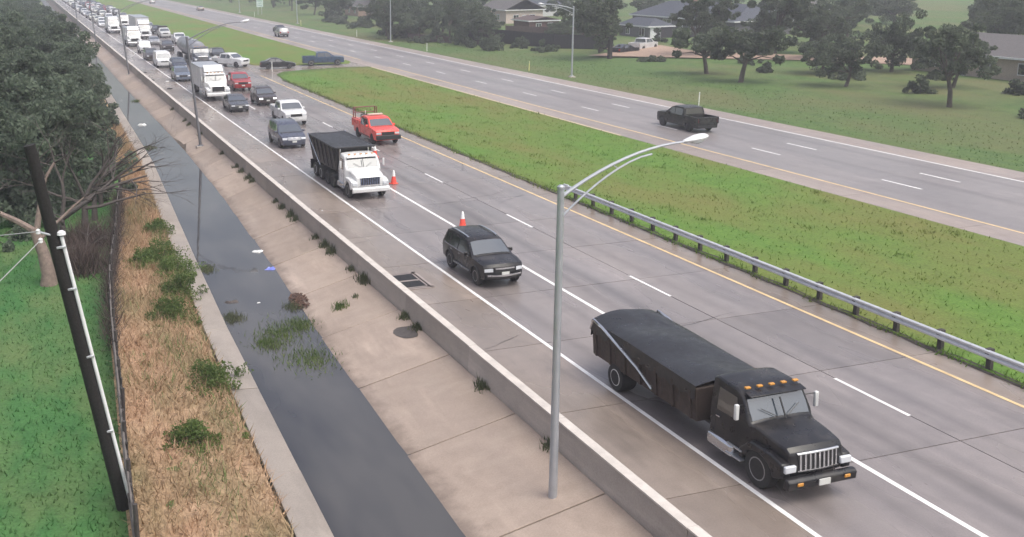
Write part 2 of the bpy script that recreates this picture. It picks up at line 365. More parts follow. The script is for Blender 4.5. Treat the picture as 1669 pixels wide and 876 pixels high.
def crack(x, y, dx, dy, n_, w_):
    p_ = Vector((x, y, .0055)); L_ = [p_.copy()]
    for k in range(n_):
        p_ = p_+Vector((dx+rc.uniform(-.22, .22), dy+rc.uniform(-.22, .22), 0)); L_.append(p_.copy())
    vs_ = []; d_ = Vector((-dy, dx, 0)).normalized()
    for k, q in enumerate(L_):
        ww = w_*rc.uniform(.5, 1.4)*(.3 if k in (0, n_) else 1); vs_ += [tuple(q-d_*ww), tuple(q+d_*ww)]
    sheet('crack', CRK, vs_, [(2*k, 2*k+1, 2*k+3, 2*k+2) for k in range(n_)], parent=road)
for x, y, dx, dy, n_ in ((22.0, 53.5, .45, .18, 12), (24.6, 52, .4, .25, 8), (20.9, 66, .5, .1, 9), (21.3, 31, .5, .12, 8), (14.2, 32, .5, .15, 5), (14.4, 47, .45, .2, 5), (23.0, 80, .4, .3, 10), (18.0, 51, .05, .6, 7), (27.0, 62, .1, .6, 8), (14.8, 62, .1, .6, 6)):
    crack(x, y, dx, dy, n_, .013)
far = sheet('road', FARC, [(46.0, -80, 0), (57.0, -80, 0), (57.0, 1500, 0), (46.0, 1500, 0)], [(0, 1, 2, 3)])
tag(far, 'grey wet carriageway beyond the grass median')
for x0, x1, nm in ((43.9, 46.0, 'shoulder'), (57.0, 59.4, 'shoulder')):
    y = 15.
    while y < 200:
        o = MB().box(((x0+x1)/2, y+4, -.05), (x1-x0-.012, 8-.03, .1)).build(nm, FARSH, far, False); y += 8
    sheet(nm, FARSH, [(x0, y, 0), (x1-.02, y, 0), (x1-.02, 1500, 0), (x0, 1500, 0)], [(0, 1, 2, 3)], parent=far)
    sheet(nm, FARSH, [(x0, -80, 0), (x1-.02, -80, 0), (x1-.02, 15, 0), (x0, 15, 0)], [(0, 1, 2, 3)], parent=far)
stripe('edge_line', YELLOW_L, 46.15, -60, 131, .19, far); stripe('edge_line', YELLOW_L, 46.15, 143, 700, .19, far)
stripe('edge_line', WHITE_L, 56.85, -60, 700, .19, far)
for i in range(-12, 10):
    stripe('lane_dash', WHITE_L, 49.67, 122.83+12.19*i-3.05, 122.83+12.19*i, .17, far)
    stripe('lane_dash', WHITE_L, 53.33, 123.5+12.19*i-3.05, 123.5+12.19*i, .17, far)
tag(sheet('crossover_road', SHOULDC, [(29.85, 127, -.02), (43.92, 127, -.02), (43.92, 148, -.02), (29.85, 148, -.02)], [(0, 1, 2, 3)]), 'paved crossover cutting through the grass median')
# medians
def swale(t): return .05 - .19*math.sin(math.pi*clamp(t))**2
def yend(t): return float(np.interp(t, [0, .06, .16, .4, .8, 1], [121, 128.3, 131, 132.3, 133.4, 132.5]))
def ybeg(t): return float(np.interp(t, [0, .05, .2, .6, .92, 1], [146, 142, 140.4, 139, 138.2, 141]))
TT = [-.004, 0, .02, .06, .1, .16, .25, .35, .45, .55, .65, .75, .85, .93, .98, 1, 1.004]
mx = lambda t: 29.35+14.55*t
def medz(t, s, e): return -.16 if (t < 0 or t > 1 or e) else swale(t)*clamp(s) + .05*(1-clamp(s))
SS = [0]+[i/50 for i in range(1, 51)]+[1.0008]
def med_near(s, t):
    y = -60+(yend(t)+60)*min(s, 1)+(.05 if s > 1 else 0); return (mx(t), y, medz(t, (yend(t)-y)/40, s > 1))
def med_far(s, t):
    y = ybeg(t)-(.05 if s == 0 else 0)+760*s**2; return (mx(t), y, medz(t, (y-ybeg(t))/40, s == 0))
tag(grid_sheet('median', GRASS, SS, TT, med_near, smooth=True), 'wide patchy grass median beside the guardrail')
tag(grid_sheet('median', GRASS, [0, .0001]+[i/40 for i in range(1, 41)], TT, med_far, smooth=True), 'grass median beyond the crossover')

tag(sheet('curb', M('pale_curb', (.55, .46, .30), .6, world=True), [(43.72, 70, .075), (43.98, 70, .075), (43.98, 131.5, .075), (43.72, 131.5, .075)], [(0, 1, 2, 3)]), 'pale edging strip on the far edge of the median')
tag(grid_sheet('soil_edge', M('dark_soil', (.05, .042, .035), .9, var=.5, world=True, scale=2), [10+i*1.2 for i in range(94)], [0, 1], lambda y, t: (29.22+.05*math.sin(y*2.3)+t*(.26+.1*math.sin(y*1.3+1)), y, .016+.05*t)), 'dark soil edge between shoulder and median grass')
# grass blades, straw strands (uncountable)
def blades(name, mat, pts, hgt, wid, lean, label, parent=None):
    pts = np.asarray(pts, float); n = len(pts); a = rng.uniform(0, 2*np.pi, n); hh = hgt*rng.uniform(.5, 1.3, n)
    ww = wid*rng.uniform(.6, 1.3, n); l = lean*rng.uniform(.3, 1.2, n); b = rng.uniform(0, 2*np.pi, n)
    dx = np.stack([np.cos(a)*ww, np.sin(a)*ww, 0*a], 1)
    tip = np.stack([np.cos(b)*l*hh, np.sin(b)*l*hh, hh*np.sqrt(np.clip(1-l*l, .05, 1))], 1)
    V = np.stack([pts-dx, pts+dx, pts+tip], 1).reshape(-1, 3)
    me = bpy.data.meshes.new(name); me.vertices.add(3*n); me.vertices.foreach_set('co', V.ravel())
    me.loops.add(3*n); me.loops.foreach_set('vertex_index', np.arange(3*n)); me.polygons.add(n)
    me.polygons.foreach_set('loop_start', np.arange(0, 3*n, 3)); me.update(calc_edges=True); me.materials.append(mat)
    o = bpy.data.objects.new(name, me); link(o, parent); o['kind'] = 'stuff'
    if label: tag(o, label, name.split('_')[-1])
    return o
n = 17000; t = rng.uniform(.01, .99, n); yv = 18+ (rng.uniform(0, 1, n)**1.25)*112
blades('grass', GRASSB, [(mx(a), min(b, yend(a)-.15), medz(a, (yend(a)-b)/40, False)-.01) for a, b in zip(t, yv)], 0.16, .03, .97, 'short rough grass blades on the median')
tc = rng.uniform(.02, .98, 80); yc_ = 20+rng.uniform(0, 1, 80)*100; pts_ = []
for a, b in zip(tc, yc_):
    k_ = int(rng.integers(14, 46)); w_ = rng.uniform(.25, .9)
    for q_ in range(k_):
        aa = min(.99, max(.01, a+rng.normal(0, w_*.5/14))); bb = b+rng.normal(0, w_*.7)
        if bb < yend(aa)-.3: pts_.append((aa, bb))
blades('grass', GRASSB, [(mx(a), b, medz(a, (yend(a)-b)/40, False)-.01) for a, b in pts_], 0.22, .035, .93, 'scattered taller grass tufts across the median')
n = 2600; yv = rng.uniform(14, 121, n)
blades('grass', GRASSB, [(29.42+.12*math.sin(b*1.9)+rng.normal(0, .13), b, 0) for b in yv], .24, .04, .8, 'taller grass fringe along the median edge by the guardrail')
n = 16000; xv = 59.5+rng.uniform(0, 1, n)**1.3*22; yv = rng.uniform(40, 190, n)
blades('grass', VERGEB, [(a, b, -.18*clamp(1-abs(a-64)/6)) for a, b in zip(xv, yv)], .16, .04, .97, 'rough grass blades on the verge behind the posts')
n = 26000; yv = rng.uniform(20, 62, n); uv = rng.uniform(0, 1, n)**1.2
blades('grass', LAWNB, [(XF(b)-.1-a*14, b, .0) for a, b in zip(uv, yv)], .16, .025, .97, 'short lawn blades beside the leaning pole')
n = 34000; yv = rng.uniform(14, 95, n); uv = rng.uniform(0, 1, n)
xs = [XF(b)+a*(XL(b)-.95-XF(b)) for a, b in zip(uv, yv)]
gp = []
for bx, by, n_ in ((5.6, 47.5, 500), (6.0, 44.5, 420), (5.0, 41, 380), (6.1, 52, 260), (4.6, 36, 260), (5.5, 31, 260), (3.3, 34, 160), (4.0, 26, 200), (6.0, 38.5, 260), (5.2, 57, 200), (2.9, 42, 160)):
    for q_ in range(n_):
        y_ = by+rng.normal(0, 1.3); x_ = bx+rng.normal(0, .45)
        if XF(y_)+.1 < x_ < XL(y_)-.95: gp.append((x_, y_, bankz(y_, x_)))
blades('grass', grass_mat('bank_weeds', (.10, .17, .05), (.17, .23, .08), (.26, .24, .12), .4, .6), gp, .42, .018, .75, 'loose green weeds mixed into the straw bank')
vp = []
for q_ in range(3000):
    y_ = 36+rng.uniform(0, 1)*24; vp.append((XF(y_)+rng.normal(-.1, .16), y_, rng.uniform(0, .9)))
blades('vines', M('brown_vine', (.085, .062, .055), .85, var=.5), vp, .75, .013, .95, 'brown dead vines draped over the wooden fence')
blades('straw', STRAW, [(x, b, bankz(b, x)) for x, b in zip(xs, yv)], .42, .022, .97, 'flattened dry straw covering the bank')

# ------------------------------------------------------------------ barrier, guardrail, fence
bar = empty('concrete_barrier', (13.6, 6, 0), 0, 'long low concrete barrier between road shoulder and canal slope', 'barrier')
BPOLY = [(-.17, -.25), (.19, -.25), (.19, .18), (.12, .34), (.10, .82), (-.13, .82), (-.17, .1)]
me = MB().prism(BPOLY, 0.006, 6.094, 'Y').mesh('barrier_section', BARC, False)
cop = MB().box((-.015, 3.05, .845), (.29, 6.09, .05)).mesh('coping', M('pale_coping', (.56, .51, .47), .7, var=.3, scale=2, world=True), False)
for k in range(22):
    o = bpy.data.objects.new('barrier_section', me); link(o, bar); o.location = (random.uniform(-.008, .008), k*6.1, random.uniform(-.006, .006))
    c = bpy.data.objects.new('coping', cop); link(c, o)
o = MB().prism(BPOLY, 22*6.1, 700, 'Y').build('barrier_section', BARC, bar, False)
MB().box((-.015, (22*6.1+700)/2, .845), (.29, 700-22*6.1, .05)).build('coping', bpy.data.materials['pale_coping'], o, False)

gr = empty('guardrail', (29.4, 52.3, 0), 0, 'galvanised guardrail along the median edge on dark posts', 'guardrail')
prof = [(-.02, .44), (.05, .48), (.05, .54), (-.02, .60), (.05, .66), (.05, .72), (-.02, .76), (-.05, .74), (.015, .70), (.015, .67), (-.05, .60), (.015, .53), (.015, .50), (-.05, .46)]
prof = [(-x, z) for x, z in prof]
for k in range(10):
    MB().prism(prof, -3.9*(k+1), -3.9*k-.01, 'Y').build('rail', STEELG, gr, False).location.x = -.06 + .004*(k % 2)
for k in range(20):
    p = MB().box((.12, -.6-k*1.95, .30), (.15, .18, .95)).build('post', FENCEW, gr, False, bevel=.01)
    MB().box((.0, -.6-k*1.95, .60), (.10, .15, .34)).build('block', FENCEW, p, False)
MB().box((-.05, .22, .60), (.10, .46, .36), rz=.15).build('end_terminal', STEELG, gr, bevel=.03)

# leaning fence between lawn and bank
fen = empty('wooden_fence', (1.8, 26, 0), 0, 'old dark sagging wooden fence between lawn and dry bank', 'fence')
y = 22.; i = 0
while y < 62:
    x = XF(y); x1 = XF(y+2.4); lean = random.uniform(-.12, .05)
    MB().tube([(x-1.8, y-26, -.1), (x-1.8+lean, y-26, 1.55+random.uniform(-.1, .15))], .055, 8).build('post', FENCEW, fen)
    for z in (.45, 1.25):
        MB().tube([(x-1.86, y-26, z), (x1-1.86, y-26+2.4, z+random.uniform(-.06, .06))], .035, 6).build('rail', M('pale_rail_wood', (.16, .14, .13), .8, var=.4), fen)
    for k in range(11):
        f = (k+.5)/11
        if random.random() < .1: continue
        hh = 1.35+random.uniform(-.14, .12)
        MB().box((x+(x1-x)*f-1.8+lean*.3, y-26+2.4*f, hh/2), (.025, .17, hh), rz=math.atan2(x-x1, 2.4), ry=lean*.6+random.uniform(-.05, .05), rx=random.uniform(-.05, .05)).build('plank', FENCEW, fen, False)
    y += 2.4

# ------------------------------------------------------------------ lamp posts, poles, posts, sign
DGALV = M('dull_dark_steel', (.20, .20, .22), .5, .4, var=.15)
def lamp_post(x, y, z0, ztop, lean, alen, arise, side, label, group, brace=True):
    GALV = DGALV if (y > 50 and side > 0) else globals()['GALV']
    r_ = empty('street_lamp', (x, y, z0), 0, label, 'street lamp', group)
    H = ztop-z0; tx = lean*H
    MB().tube([(0, 0, 0), (tx*.5, 0, H*.5), (tx, 0, H)], [.115, .10, .085], 12).build('pole', GALV, r_)
    MB().box((0, 0, .04), (.42, .42, .10)).build('base_plate', GALV, r_, bevel=.02)
    MB().box((0, 0, -.22), (.7, .7, .5)).build('footing', BARC, r_, bevel=.04)
    MB().lathe([(.10, 0), (.10, .05), (.05, .09)], 12, c=(tx, 0, H)).build('pole_cap', GALV, r_)
    pts = [(tx+side*alen*f, 0, H-.22+(arise+.2)*(1-(1-f)**1.9)) for f in [i/10 for i in range(11)]]
    a = MB().tube(pts, [.05-.02*i/10 for i in range(11)], 8).build('arm', GALV, r_)
    if brace:
        p2 = [(tx+side*alen*.72*f, 0, H-.75+(arise+.48)*(1-(1-f)**1.6)) for f in [i/8 for i in range(9)]]
        MB().tube(p2, .028, 8).build('brace', GALV, r_)
        q = pts[4]; w_ = p2[5]; MB().tube([q, (w_[0], 0, w_[2])], .014, 6).build('spacer', GALV, r_)
    hx, _, hz = pts[-1]
    hm = MB(); prof_ = [(.0, -.05), (.06, .0), (.10, .12), (.15, .32), (.155, .48), (.12, .62), (.05, .70), (.0, .72)]
    hm.lathe([(max(rr, .002), a) for rr, a in prof_], 14, 'X')
    hm.v = [(v[0]*side, v[1], v[2]*.62) for v in hm.v]
    o = hm.build('lamp_head', LAMPW, r_); o.location = (hx-side*.05, 0, hz+.02); o.rotation_euler = (0, -side*.14, 0)
    lens = MB().lathe([(.13, 0), (.11, -.05), (.04, -.09)], 14); lens.v = [(v[0]*1.6, v[1], v[2]) for v in lens.v]
    lo = lens.build('lens', LAMP, o); lo.location = (side*.38, 0, -.05)
    return r_
NEARL = 'street lamps along the canal side'; FARL = 'street lamps along the far verge'
lamp_post(12.28, 22.3, -.45, 7.98, .005, 3.55, .95, 1, 'nearest grey street lamp in front of the black sport utility vehicle', NEARL)
lamp_post(12.65, 80.5, -.32, 8.15, -.082, 4.3, 1.1, 1, 'grey street lamp standing on the canal slope beside the white box truck', NEARL)
lamp_post(12.95, 139.5, -.25, 8.2, -.10, 4.3, 1.1, 1, 'grey street lamp on canal slope near the white van in the queue', NEARL)
lamp_post(12.95, 200, -.25, 8.2, -.09, 4.3, 1.1, 1, 'distant grey street lamp, fourth along the canal barrier', NEARL)
lamp_post(12.95, 261, -.25, 8.2, -.09, 4.3, 1.1, 1, 'most distant grey street lamp along the canal barrier', NEARL)
lamp_post(62, 110.2, 0, 8.2, .005, 4.0, .45, -1, 'street lamp on the far verge in front of the gnarled oak', FARL)
lamp_post(62.1, 175.1, 0, 8.2, 0, 4.0, .45, -1, 'street lamp on the far verge in front of the dense tree row', FARL)
lamp_post(62.6, 242.9, 0, 8.2, -.03, 4.0, .45, -1, 'street lamp on the far verge beyond the silver vehicle', FARL)
lamp_post(62.6, 312, 0, 8.2, -.03, 4.0, .45, -1, 'farthest street lamp on the far verge past the road sign', FARL)

up_ = empty('utility_pole', (1.56, 25, 0), 0, 'dark leaning wooden utility pole with white conduit over the lawn', 'utility pole')
def uax(z): return Vector((-.168*z, 0, z))
MB().tube([uax(-.3), uax(3), uax(6), uax(9.47)], [.175, .165, .155, .14], 14).build('pole', WOODP, up_)
cm = MB().tube([uax(.0)+Vector((.20, -.08, 0)), uax(7.25)+Vector((.19, -.08, 0))], .048, 10).build('conduit', LAMPW, up_)
MB().lathe([(.05, 0), (.11, .03), (.10, .09), (.04, .13)], 12, c=tuple(uax(7.27)+Vector((.19, -.08, 0)))).build('weatherhead', LAMPW, cm)
for z in (7.0, 5.95, 4.2, 2.2):
    MB().box(tuple(uax(z)+Vector((.12, -.10, 0))), (.22, .10, .06)).build('strap', GALV, up_, bevel=.01)
ib = MB().tube([uax(7.3)+Vector((0, -.1, 0)), uax(7.42)+Vector((-.30, -.18, .02))], .03, 8).build('insulator_arm', GALV, up_)
for dx, dz in ((-.30, .02), (-.26, -.2)):
    MB().lathe([(.02, -.06), (.055, -.04), (.045, 0), (.055, .04), (.02, .07)], 10, c=tuple(uax(7.42)+Vector((dx, -.18, dz)))).build('insulator', LAMPW, up_)
p0 = Vector((1.56, 25, 0))+uax(7.42)
def wire(a, b, sag, label, rad=.012):
    a, b = Vector(a), Vector(b); m = MB().tube([a.lerp(b, i/14)-Vector((0, 0, sag*4*(i/14)*(1-i/14))) for i in range(15)], rad, 5)
    tag(m.build('overhead_wire', M('pale_wire', (.35, .35, .36), .6), None), label, 'wire', 'service wires')
wire(p0+Vector((-.32, -.2, .03)), (-9, 30, 6.6), .15, 'upper pale service wire running from the utility pole insulator')
wire(p0+Vector((-.28, -.2, -.2)), (-5, 21, 3.9), .1, 'lower pale service wire dropping from the utility pole insulator')

def delineator(x, y, col, label, lean=0):
    r_ = empty('delineator_post', (x, y, 0), 0, label, 'marker post', 'roadside marker posts')
    MB().box((lean*.5, 0, .6), (.10, .035, 1.3), ry=lean).build('post', M('marker_'+col, {'white': (.72, .72, .70), 'yellow': (.66, .62, .25)}[col], .5), r_, bevel=.01)
    MB().box((lean*1.05, -.022, 1.08), (.075, .008, .16), ry=lean).build('reflector', LAMP, r_)
delineator(60.1, 82.7, 'white', 'white marker post on the verge behind the dark pickup', .03)
delineator(60.4, 118.2, 'yellow', 'yellowish marker post just before the gnarled oak street lamp', .05)
delineator(60.1, 152.5, 'white', 'white marker post on verge in front of the dense tree row')
delineator(60.7, 190.5, 'white', 'white marker post just beyond the tree row street lamp')
delineator(60.6, 232, 'yellow', 'yellow marker post near the lamp beyond the silver vehicle', -.04)
delineator(60.6, 282, 'white', 'white marker post below the green and white road sign')
delineator(30.5, 132.2, 'white', 'white marker post at the tip of the median by the black sedan')
sg = empty('road_sign', (64.4, 292, 0), R(8), 'tall pale road sign on two posts beside the far carriageway', 'road sign')
for sx in (-.55, .55): MB().box((sx, .06, 1.7), (.10, .10, 3.4)).build('post', GALV, sg)
pn = MB().box((0, 0, 3.6), (2.0, .05, 2.9)).build('sign_panel', M('sign_pale_green', (.50, .60, .56), .4, var=.1), sg, bevel=.02)
for k, (w_, z) in enumerate(((1.2, 4.5), (1.4, 3.85), (.9, 3.2), (1.3, 2.6))): MB().box((0, -.03, z), (w_, .01, .22)).build('legend', M('sign_legend', (.20, .33, .30), .5), pn)

# ------------------------------------------------------------------ vehicles (front faces -Y)
class Car:
    def __init__(s, **k):
        s.plan = None; s.nose = .14; s.tail = .08; s.crown = .035; s.tum = .2; s.zb = .3; s.__dict__.update(k)
        s.front = [p for p in s.top if p[0] < .25]; s.rear = [p for p in s.top if p[0] > s.L-.35][::-1]
    def D(s, xn, y, z):
        t = clamp((z-s.belt)/(s.roof-s.belt)); q = 1-s.tum*t - .05*clamp((.6-z)/.35)
        a = clamp(1-y/.9); b = clamp(1-(s.L-y)/.8)
        q *= (1-.09*a*a)*(1-.06*b*b)
        if s.plan: q *= s.plan(y, z)
        return Vector((xn*s.W/2*q, y+s.nose*a*xn*xn-s.tail*b*xn*xn-s.L/2, z-s.crown*xn**4*clamp((z-.6)/.4)))
    def yf(s, z): return float(np.interp(z, [p[1] for p in s.front], [p[0] for p in s.front]))
    def yr(s, z):
        r_ = sorted(s.rear, key=lambda p: p[1]); return float(np.interp(z, [p[1] for p in r_], [p[0] for p in r_]))
    def body_mesh(s, name, mat):
        poly = list(s.top)
        for yw in sorted(s.wheels, reverse=True):
            ra = s.rw*1.16; a0 = math.asin(clamp((s.rw-s.zb)/ra, -1, 1))
            poly += [(yw+ra*math.cos(q), s.rw+ra*math.sin(q)) for q in [-a0+(math.pi+2*a0)*i/9 for i in range(10)]]
        bm = bmesh.new(); n = len(poly)
        l = [bm.verts.new((-1, *p)) for p in poly]; rr = [bm.verts.new((1, *p)) for p in poly]
        bm.faces.new(l[::-1]); bm.faces.new(rr)
        for i in range(n): bm.faces.new((l[i], l[(i+1) % n], rr[(i+1) % n], rr[i]))
        def cut(co, no): bmesh.ops.bisect_plane(bm, geom=bm.verts[:]+bm.edges[:]+bm.faces[:], plane_co=co, plane_no=no, dist=1e-4)
        for x in (-.85, -.5, 0, .5, .85): cut((x, 0, 0), (1, 0, 0))
        for z in (s.belt, (s.belt+s.zb)*.55): cut((0, 0, z), (0, 0, 1))
        for y in [.35, .9, s.L-.8, s.L-.35]+getattr(s, 'ycuts', []): cut((0, y, 0), (0, 1, 0))
        for v in bm.verts: v.co = s.D(*v.co)
        bmesh.ops.recalc_face_normals(bm, faces=bm.faces[:])
        me = bpy.data.meshes.new(name); bm.to_mesh(me); bm.free()
        me.polygons.foreach_set('use_smooth', [True]*len(me.polygons)); me.set_sharp_from_angle(angle=R(32)); me.materials.append(mat); return me
    def patch(s, g, off, name, mat, parent, thick=.03):
        """g: rows of (xn, y, z); laid over the body, pushed out along off"""
        off = Vector(off); nr, n2 = len(g), len(g[0]); m = MB()
        P = [s.D(*p) for row in g for p in row]; o_ = off.normalized()*thick
        vs_ = [p+off for p in P]+[p+off-o_ for p in P]; k = nr*n2
        fs_ = [(i*n2+j, i*n2+j+1, (i+1)*n2+j+1, (i+1)*n2+j) for i in range(nr-1) for j in range(n2-1)]
        fs_ += [tuple(q+k for q in f[::-1]) for f in fs_]
        ring = [j for j in range(n2)]+[(i+1)*n2-1 for i in range(1, nr)]+[(nr-1)*n2+j for j in range(n2-2, -1, -1)]+[i*n2 for i in range(nr-2, 0, -1)]
        fs_ += [(ring[i], ring[(i+1) % len(ring)], ring[(i+1) % len(ring)]+k, ring[i]+k) for i in range(len(ring))]
        m.add(vs_, fs_); return m.build(name, mat, parent)
    def side(s, poly, name, mat, parent, off=.012, sides=(-1, 1)):
        for sd_ in sides:
            m = MB(); P = [s.D(sd_, *p) for p in poly]; n = len(P)
            m.add([p+Vector((sd_*off, 0, 0)) for p in P]+[p-Vector((sd_*.02, 0, 0)) for p in P], [tuple(range(n)), tuple(range(2*n-1, n-1, -1))]+[(i, (i+1) % n, n+(i+1) % n, n+i) for i in range(n)])
            m.build(name, mat, parent)
    def seg(s, p0, p1, x, name, mat, parent, f0=.07, f1=.93, off=.012):
        d = Vector((0, p1[0]-p0[0], p1[1]-p0[1])); nrm = Vector((0, -d.z, d.y)).normalized()
        if nrm.z < -.2: nrm = -nrm
        X = [x*q for q in (-1, -.6, -.2, .2, .6, 1)]
        g = [[(xn, p0[0]+d.y*f, p0[1]+d.z*f) for xn in X] for f in (f0, (f0+f1)/2, f1)]
        return s.patch(g, nrm*off, name, mat, parent)
    def fpatch(s, x0, x1, z0, z1, name, mat, parent, off=.015, rear=False, nx=4):
        X = [x0+(x1-x0)*i/(nx-1) for i in range(nx)]; fy = s.yr if rear else s.yf
        return s.patch([[(xn, fy(z), z) for xn in X] for z in (z0, (z0+z1)/2, z1)], (0, off if rear else -off, 0), name, mat, parent, .04)
WHEELM = {}
def wheel(parent, x, y, rw, wd, rim, sd_, lod=1, dual=False):
    key = (rw, wd, rim.name, lod, dual)
    if key not in WHEELM:
        m = MB().lathe([(rw*.58, -wd/2), (rw*.93, -wd/2), (rw, -wd*.36), (rw, wd*.36), (rw*.93, wd/2), (rw*.58, wd/2)], 22 if lod else 14, 'X')
        q = MB().lathe([(rw*.57, -wd*.1), (rw*.60, wd*.50), (rw*.54, wd*.52), (rw*.50, wd*.30 if not dual else -wd*.1), (rw*.20, wd*.34 if not dual else -wd*.05), (rw*.16, wd*.46), (rw*.05, wd*.48)], 18 if lod else 10, 'X')
        if lod and not dual:
            for k in range(6):
                a = k*math.pi/3; q.box((wd*.42, math.cos(a)*rw*.36, math.sin(a)*rw*.36), (wd*.14, rw*.42, rw*.13), rx=a)
        WHEELM[key] = (m.mesh('wheel', TYRE), q.mesh('rim', rim))
    a, b = WHEELM[key]
    w_ = bpy.data.objects.new('wheel', a); link(w_, parent); w_.location = (x, y, rw)
    if sd_ < 0: w_.rotation_euler = (0, 0, math.pi)
    if lod:
        o = bpy.data.objects.new('rim', b); link(o, w_)
    return w_
SPEC = {
 'suv': dict(L=4.85, W=1.93, rw=.40, wheels=(.95, 3.74), zb=.40, belt=1.13, roof=1.75, tum=.21, nose=.22, tail=.14, crown=.06,
   top=[(.05, .40), (.0, .60), (.02, .95), (.16, 1.06), (1.32, 1.17), (2.08, 1.66), (2.5, 1.74), (3.9, 1.75), (4.42, 1.69), (4.74, 1.15), (4.85, .90), (4.80, .40)],
   ws=((1.32, 1.17), (2.08, 1.66)), rg=((4.74, 1.15), (4.42, 1.69)),
   win=[[(1.62, 1.17), (2.82, 1.155), (2.82, 1.63), (2.22, 1.63)], [(2.90, 1.155), (3.72, 1.155), (3.66, 1.63), (2.90, 1.63)], [(3.82, 1.155), (4.48, 1.19), (4.30, 1.60), (3.78, 1.63)]], rails=(2.3, 4.2)),
 'sedan': dict(L=4.8, W=1.84, rw=.33, wheels=(.93, 3.72), zb=.24, belt=.93, roof=1.45, tum=.24,
   top=[(.06, .24), (.0, .45), (.03, .66), (.20, .75), (1.40, .95), (2.15, 1.34), (2.6, 1.445), (3.25, 1.44), (4.05, 1.08), (4.68, 1.01), (4.8, .72), (4.75, .24)],
   ws=((1.40, .95), (2.15, 1.34)), rg=((4.05, 1.08), (3.25, 1.44)),
   win=[[(1.80, .97), (2.72, .965), (2.72, 1.36), (2.28, 1.335)], [(2.80, .965), (3.72, 1.0), (3.32, 1.34), (2.80, 1.36)]]),
 'minivan': dict(L=5.05, W=1.97, rw=.35, wheels=(.95, 3.98), zb=.27, belt=1.06, roof=1.76, tum=.2,
   top=[(.06, .27), (.0, .55), (.04, .82), (.2, .92), (1.10, 1.10), (1.98, 1.60), (2.4, 1.74), (4.2, 1.76), (4.75, 1.68), (4.95, 1.08), (5.05, .75), (5.0, .27)],
   ws=((1.10, 1.10), (1.98, 1.60)), rg=((4.95, 1.08), (4.75, 1.68)),
   win=[[(1.60, 1.09), (2.62, 1.085), (2.62, 1.62), (2.12, 1.60)], [(2.70, 1.085), (3.72, 1.085), (3.70, 1.64), (2.70, 1.63)], [(3.80, 1.085), (4.72, 1.10), (4.58, 1.62), (3.80, 1.64)]], rails=(2.4, 4.4)),
 'crossover': dict(L=4.65, W=1.88, rw=.36, wheels=(.92, 3.62), zb=.28, belt=1.03, roof=1.68, tum=.2,
   top=[(.06, .28), (.0, .52), (.03, .82), (.2, .92), (1.22, 1.06), (1.98, 1.56), (2.4, 1.67), (3.6, 1.66), (4.15, 1.55), (4.52, 1.08), (4.65, .85), (4.6, .28)],
   ws=((1.22, 1.06), (1.98, 1.56)), rg=((4.52, 1.08), (4.15, 1.55)),
   win=[[(1.60, 1.06), (2.60, 1.05), (2.60, 1.56), (2.12, 1.55)], [(2.68, 1.05), (3.62, 1.06), (3.45, 1.55), (2.68, 1.56)], [(3.70, 1.07), (4.20, 1.12), (4.0, 1.48), (3.55, 1.54)]], rails=(2.3, 3.9)),
 'pickup': dict(L=5.85, W=2.02, rw=.40, wheels=(1.0, 4.62), zb=.38, belt=1.22, roof=1.90, tum=.17, ycuts=[2.0, 3.95],
   top=[(.06, .38), (.0, .62), (.02, 1.05), (.14, 1.15), (1.45, 1.26), (2.18, 1.78), (2.55, 1.88), (3.60, 1.88), (3.88, 1.80), (3.95, 1.24), (3.97, .92), (5.76, .92), (5.80, .85), (5.78, .38)],
   ws=((1.45, 1.26), (2.18, 1.78)), rg=((3.95, 1.26), (3.88, 1.80)), bed=(3.97, 5.80, 1.26),
   win=[[(1.78, 1.26), (2.70, 1.25), (2.70, 1.76), (2.30, 1.75)], [(2.78, 1.25), (3.76, 1.25), (3.72, 1.76), (2.78, 1.76)]]),
 'van': dict(L=5.5, W=2.05, rw=.37, wheels=(1.0, 4.3), zb=.34, belt=1.22, roof=2.1, tum=.12, crown=.05,
   top=[(.06, .34), (.0, .6), (.03, 1.0), (.22, 1.10), (.95, 1.25), (1.62, 1.92), (2.0, 2.08), (5.1, 2.10), (5.42, 2.0), (5.5, 1.2), (5.48, .34)],
   ws=((.95, 1.25), (1.62, 1.92)), rg=((5.5, 1.2), (5.42, 2.0)),
   win=[[(1.45, 1.26), (2.40, 1.25), (2.40, 1.88), (1.82, 1.86)]]),
 'jeep': dict(L=4.3, W=1.88, rw=.42, wheels=(.78, 3.45), zb=.42, belt=1.16, roof=1.86, tum=.08, nose=.03, tail=.02, crown=.015,
   top=[(.06, .42), (.02, .6), (.02, 1.02), (.08, 1.08), (1.30, 1.18), (1.62, 1.78), (1.8, 1.85), (4.1, 1.86), (4.26, 1.8), (4.3, 1.15), (4.28, .42)],
   ws=((1.30, 1.18), (1.62, 1.78)), rg=((4.3, 1.15), (4.26, 1.8)),
   win=[[(1.60, 1.18), (2.35, 1.18), (2.35, 1.74), (1.80, 1.74)], [(2.45, 1.18), (3.15, 1.18), (3.15, 1.74), (2.45, 1.74)], [(3.25, 1.18), (4.1, 1.18), (4.08, 1.74), (3.25, 1.74)]]),
}
TPL = {}
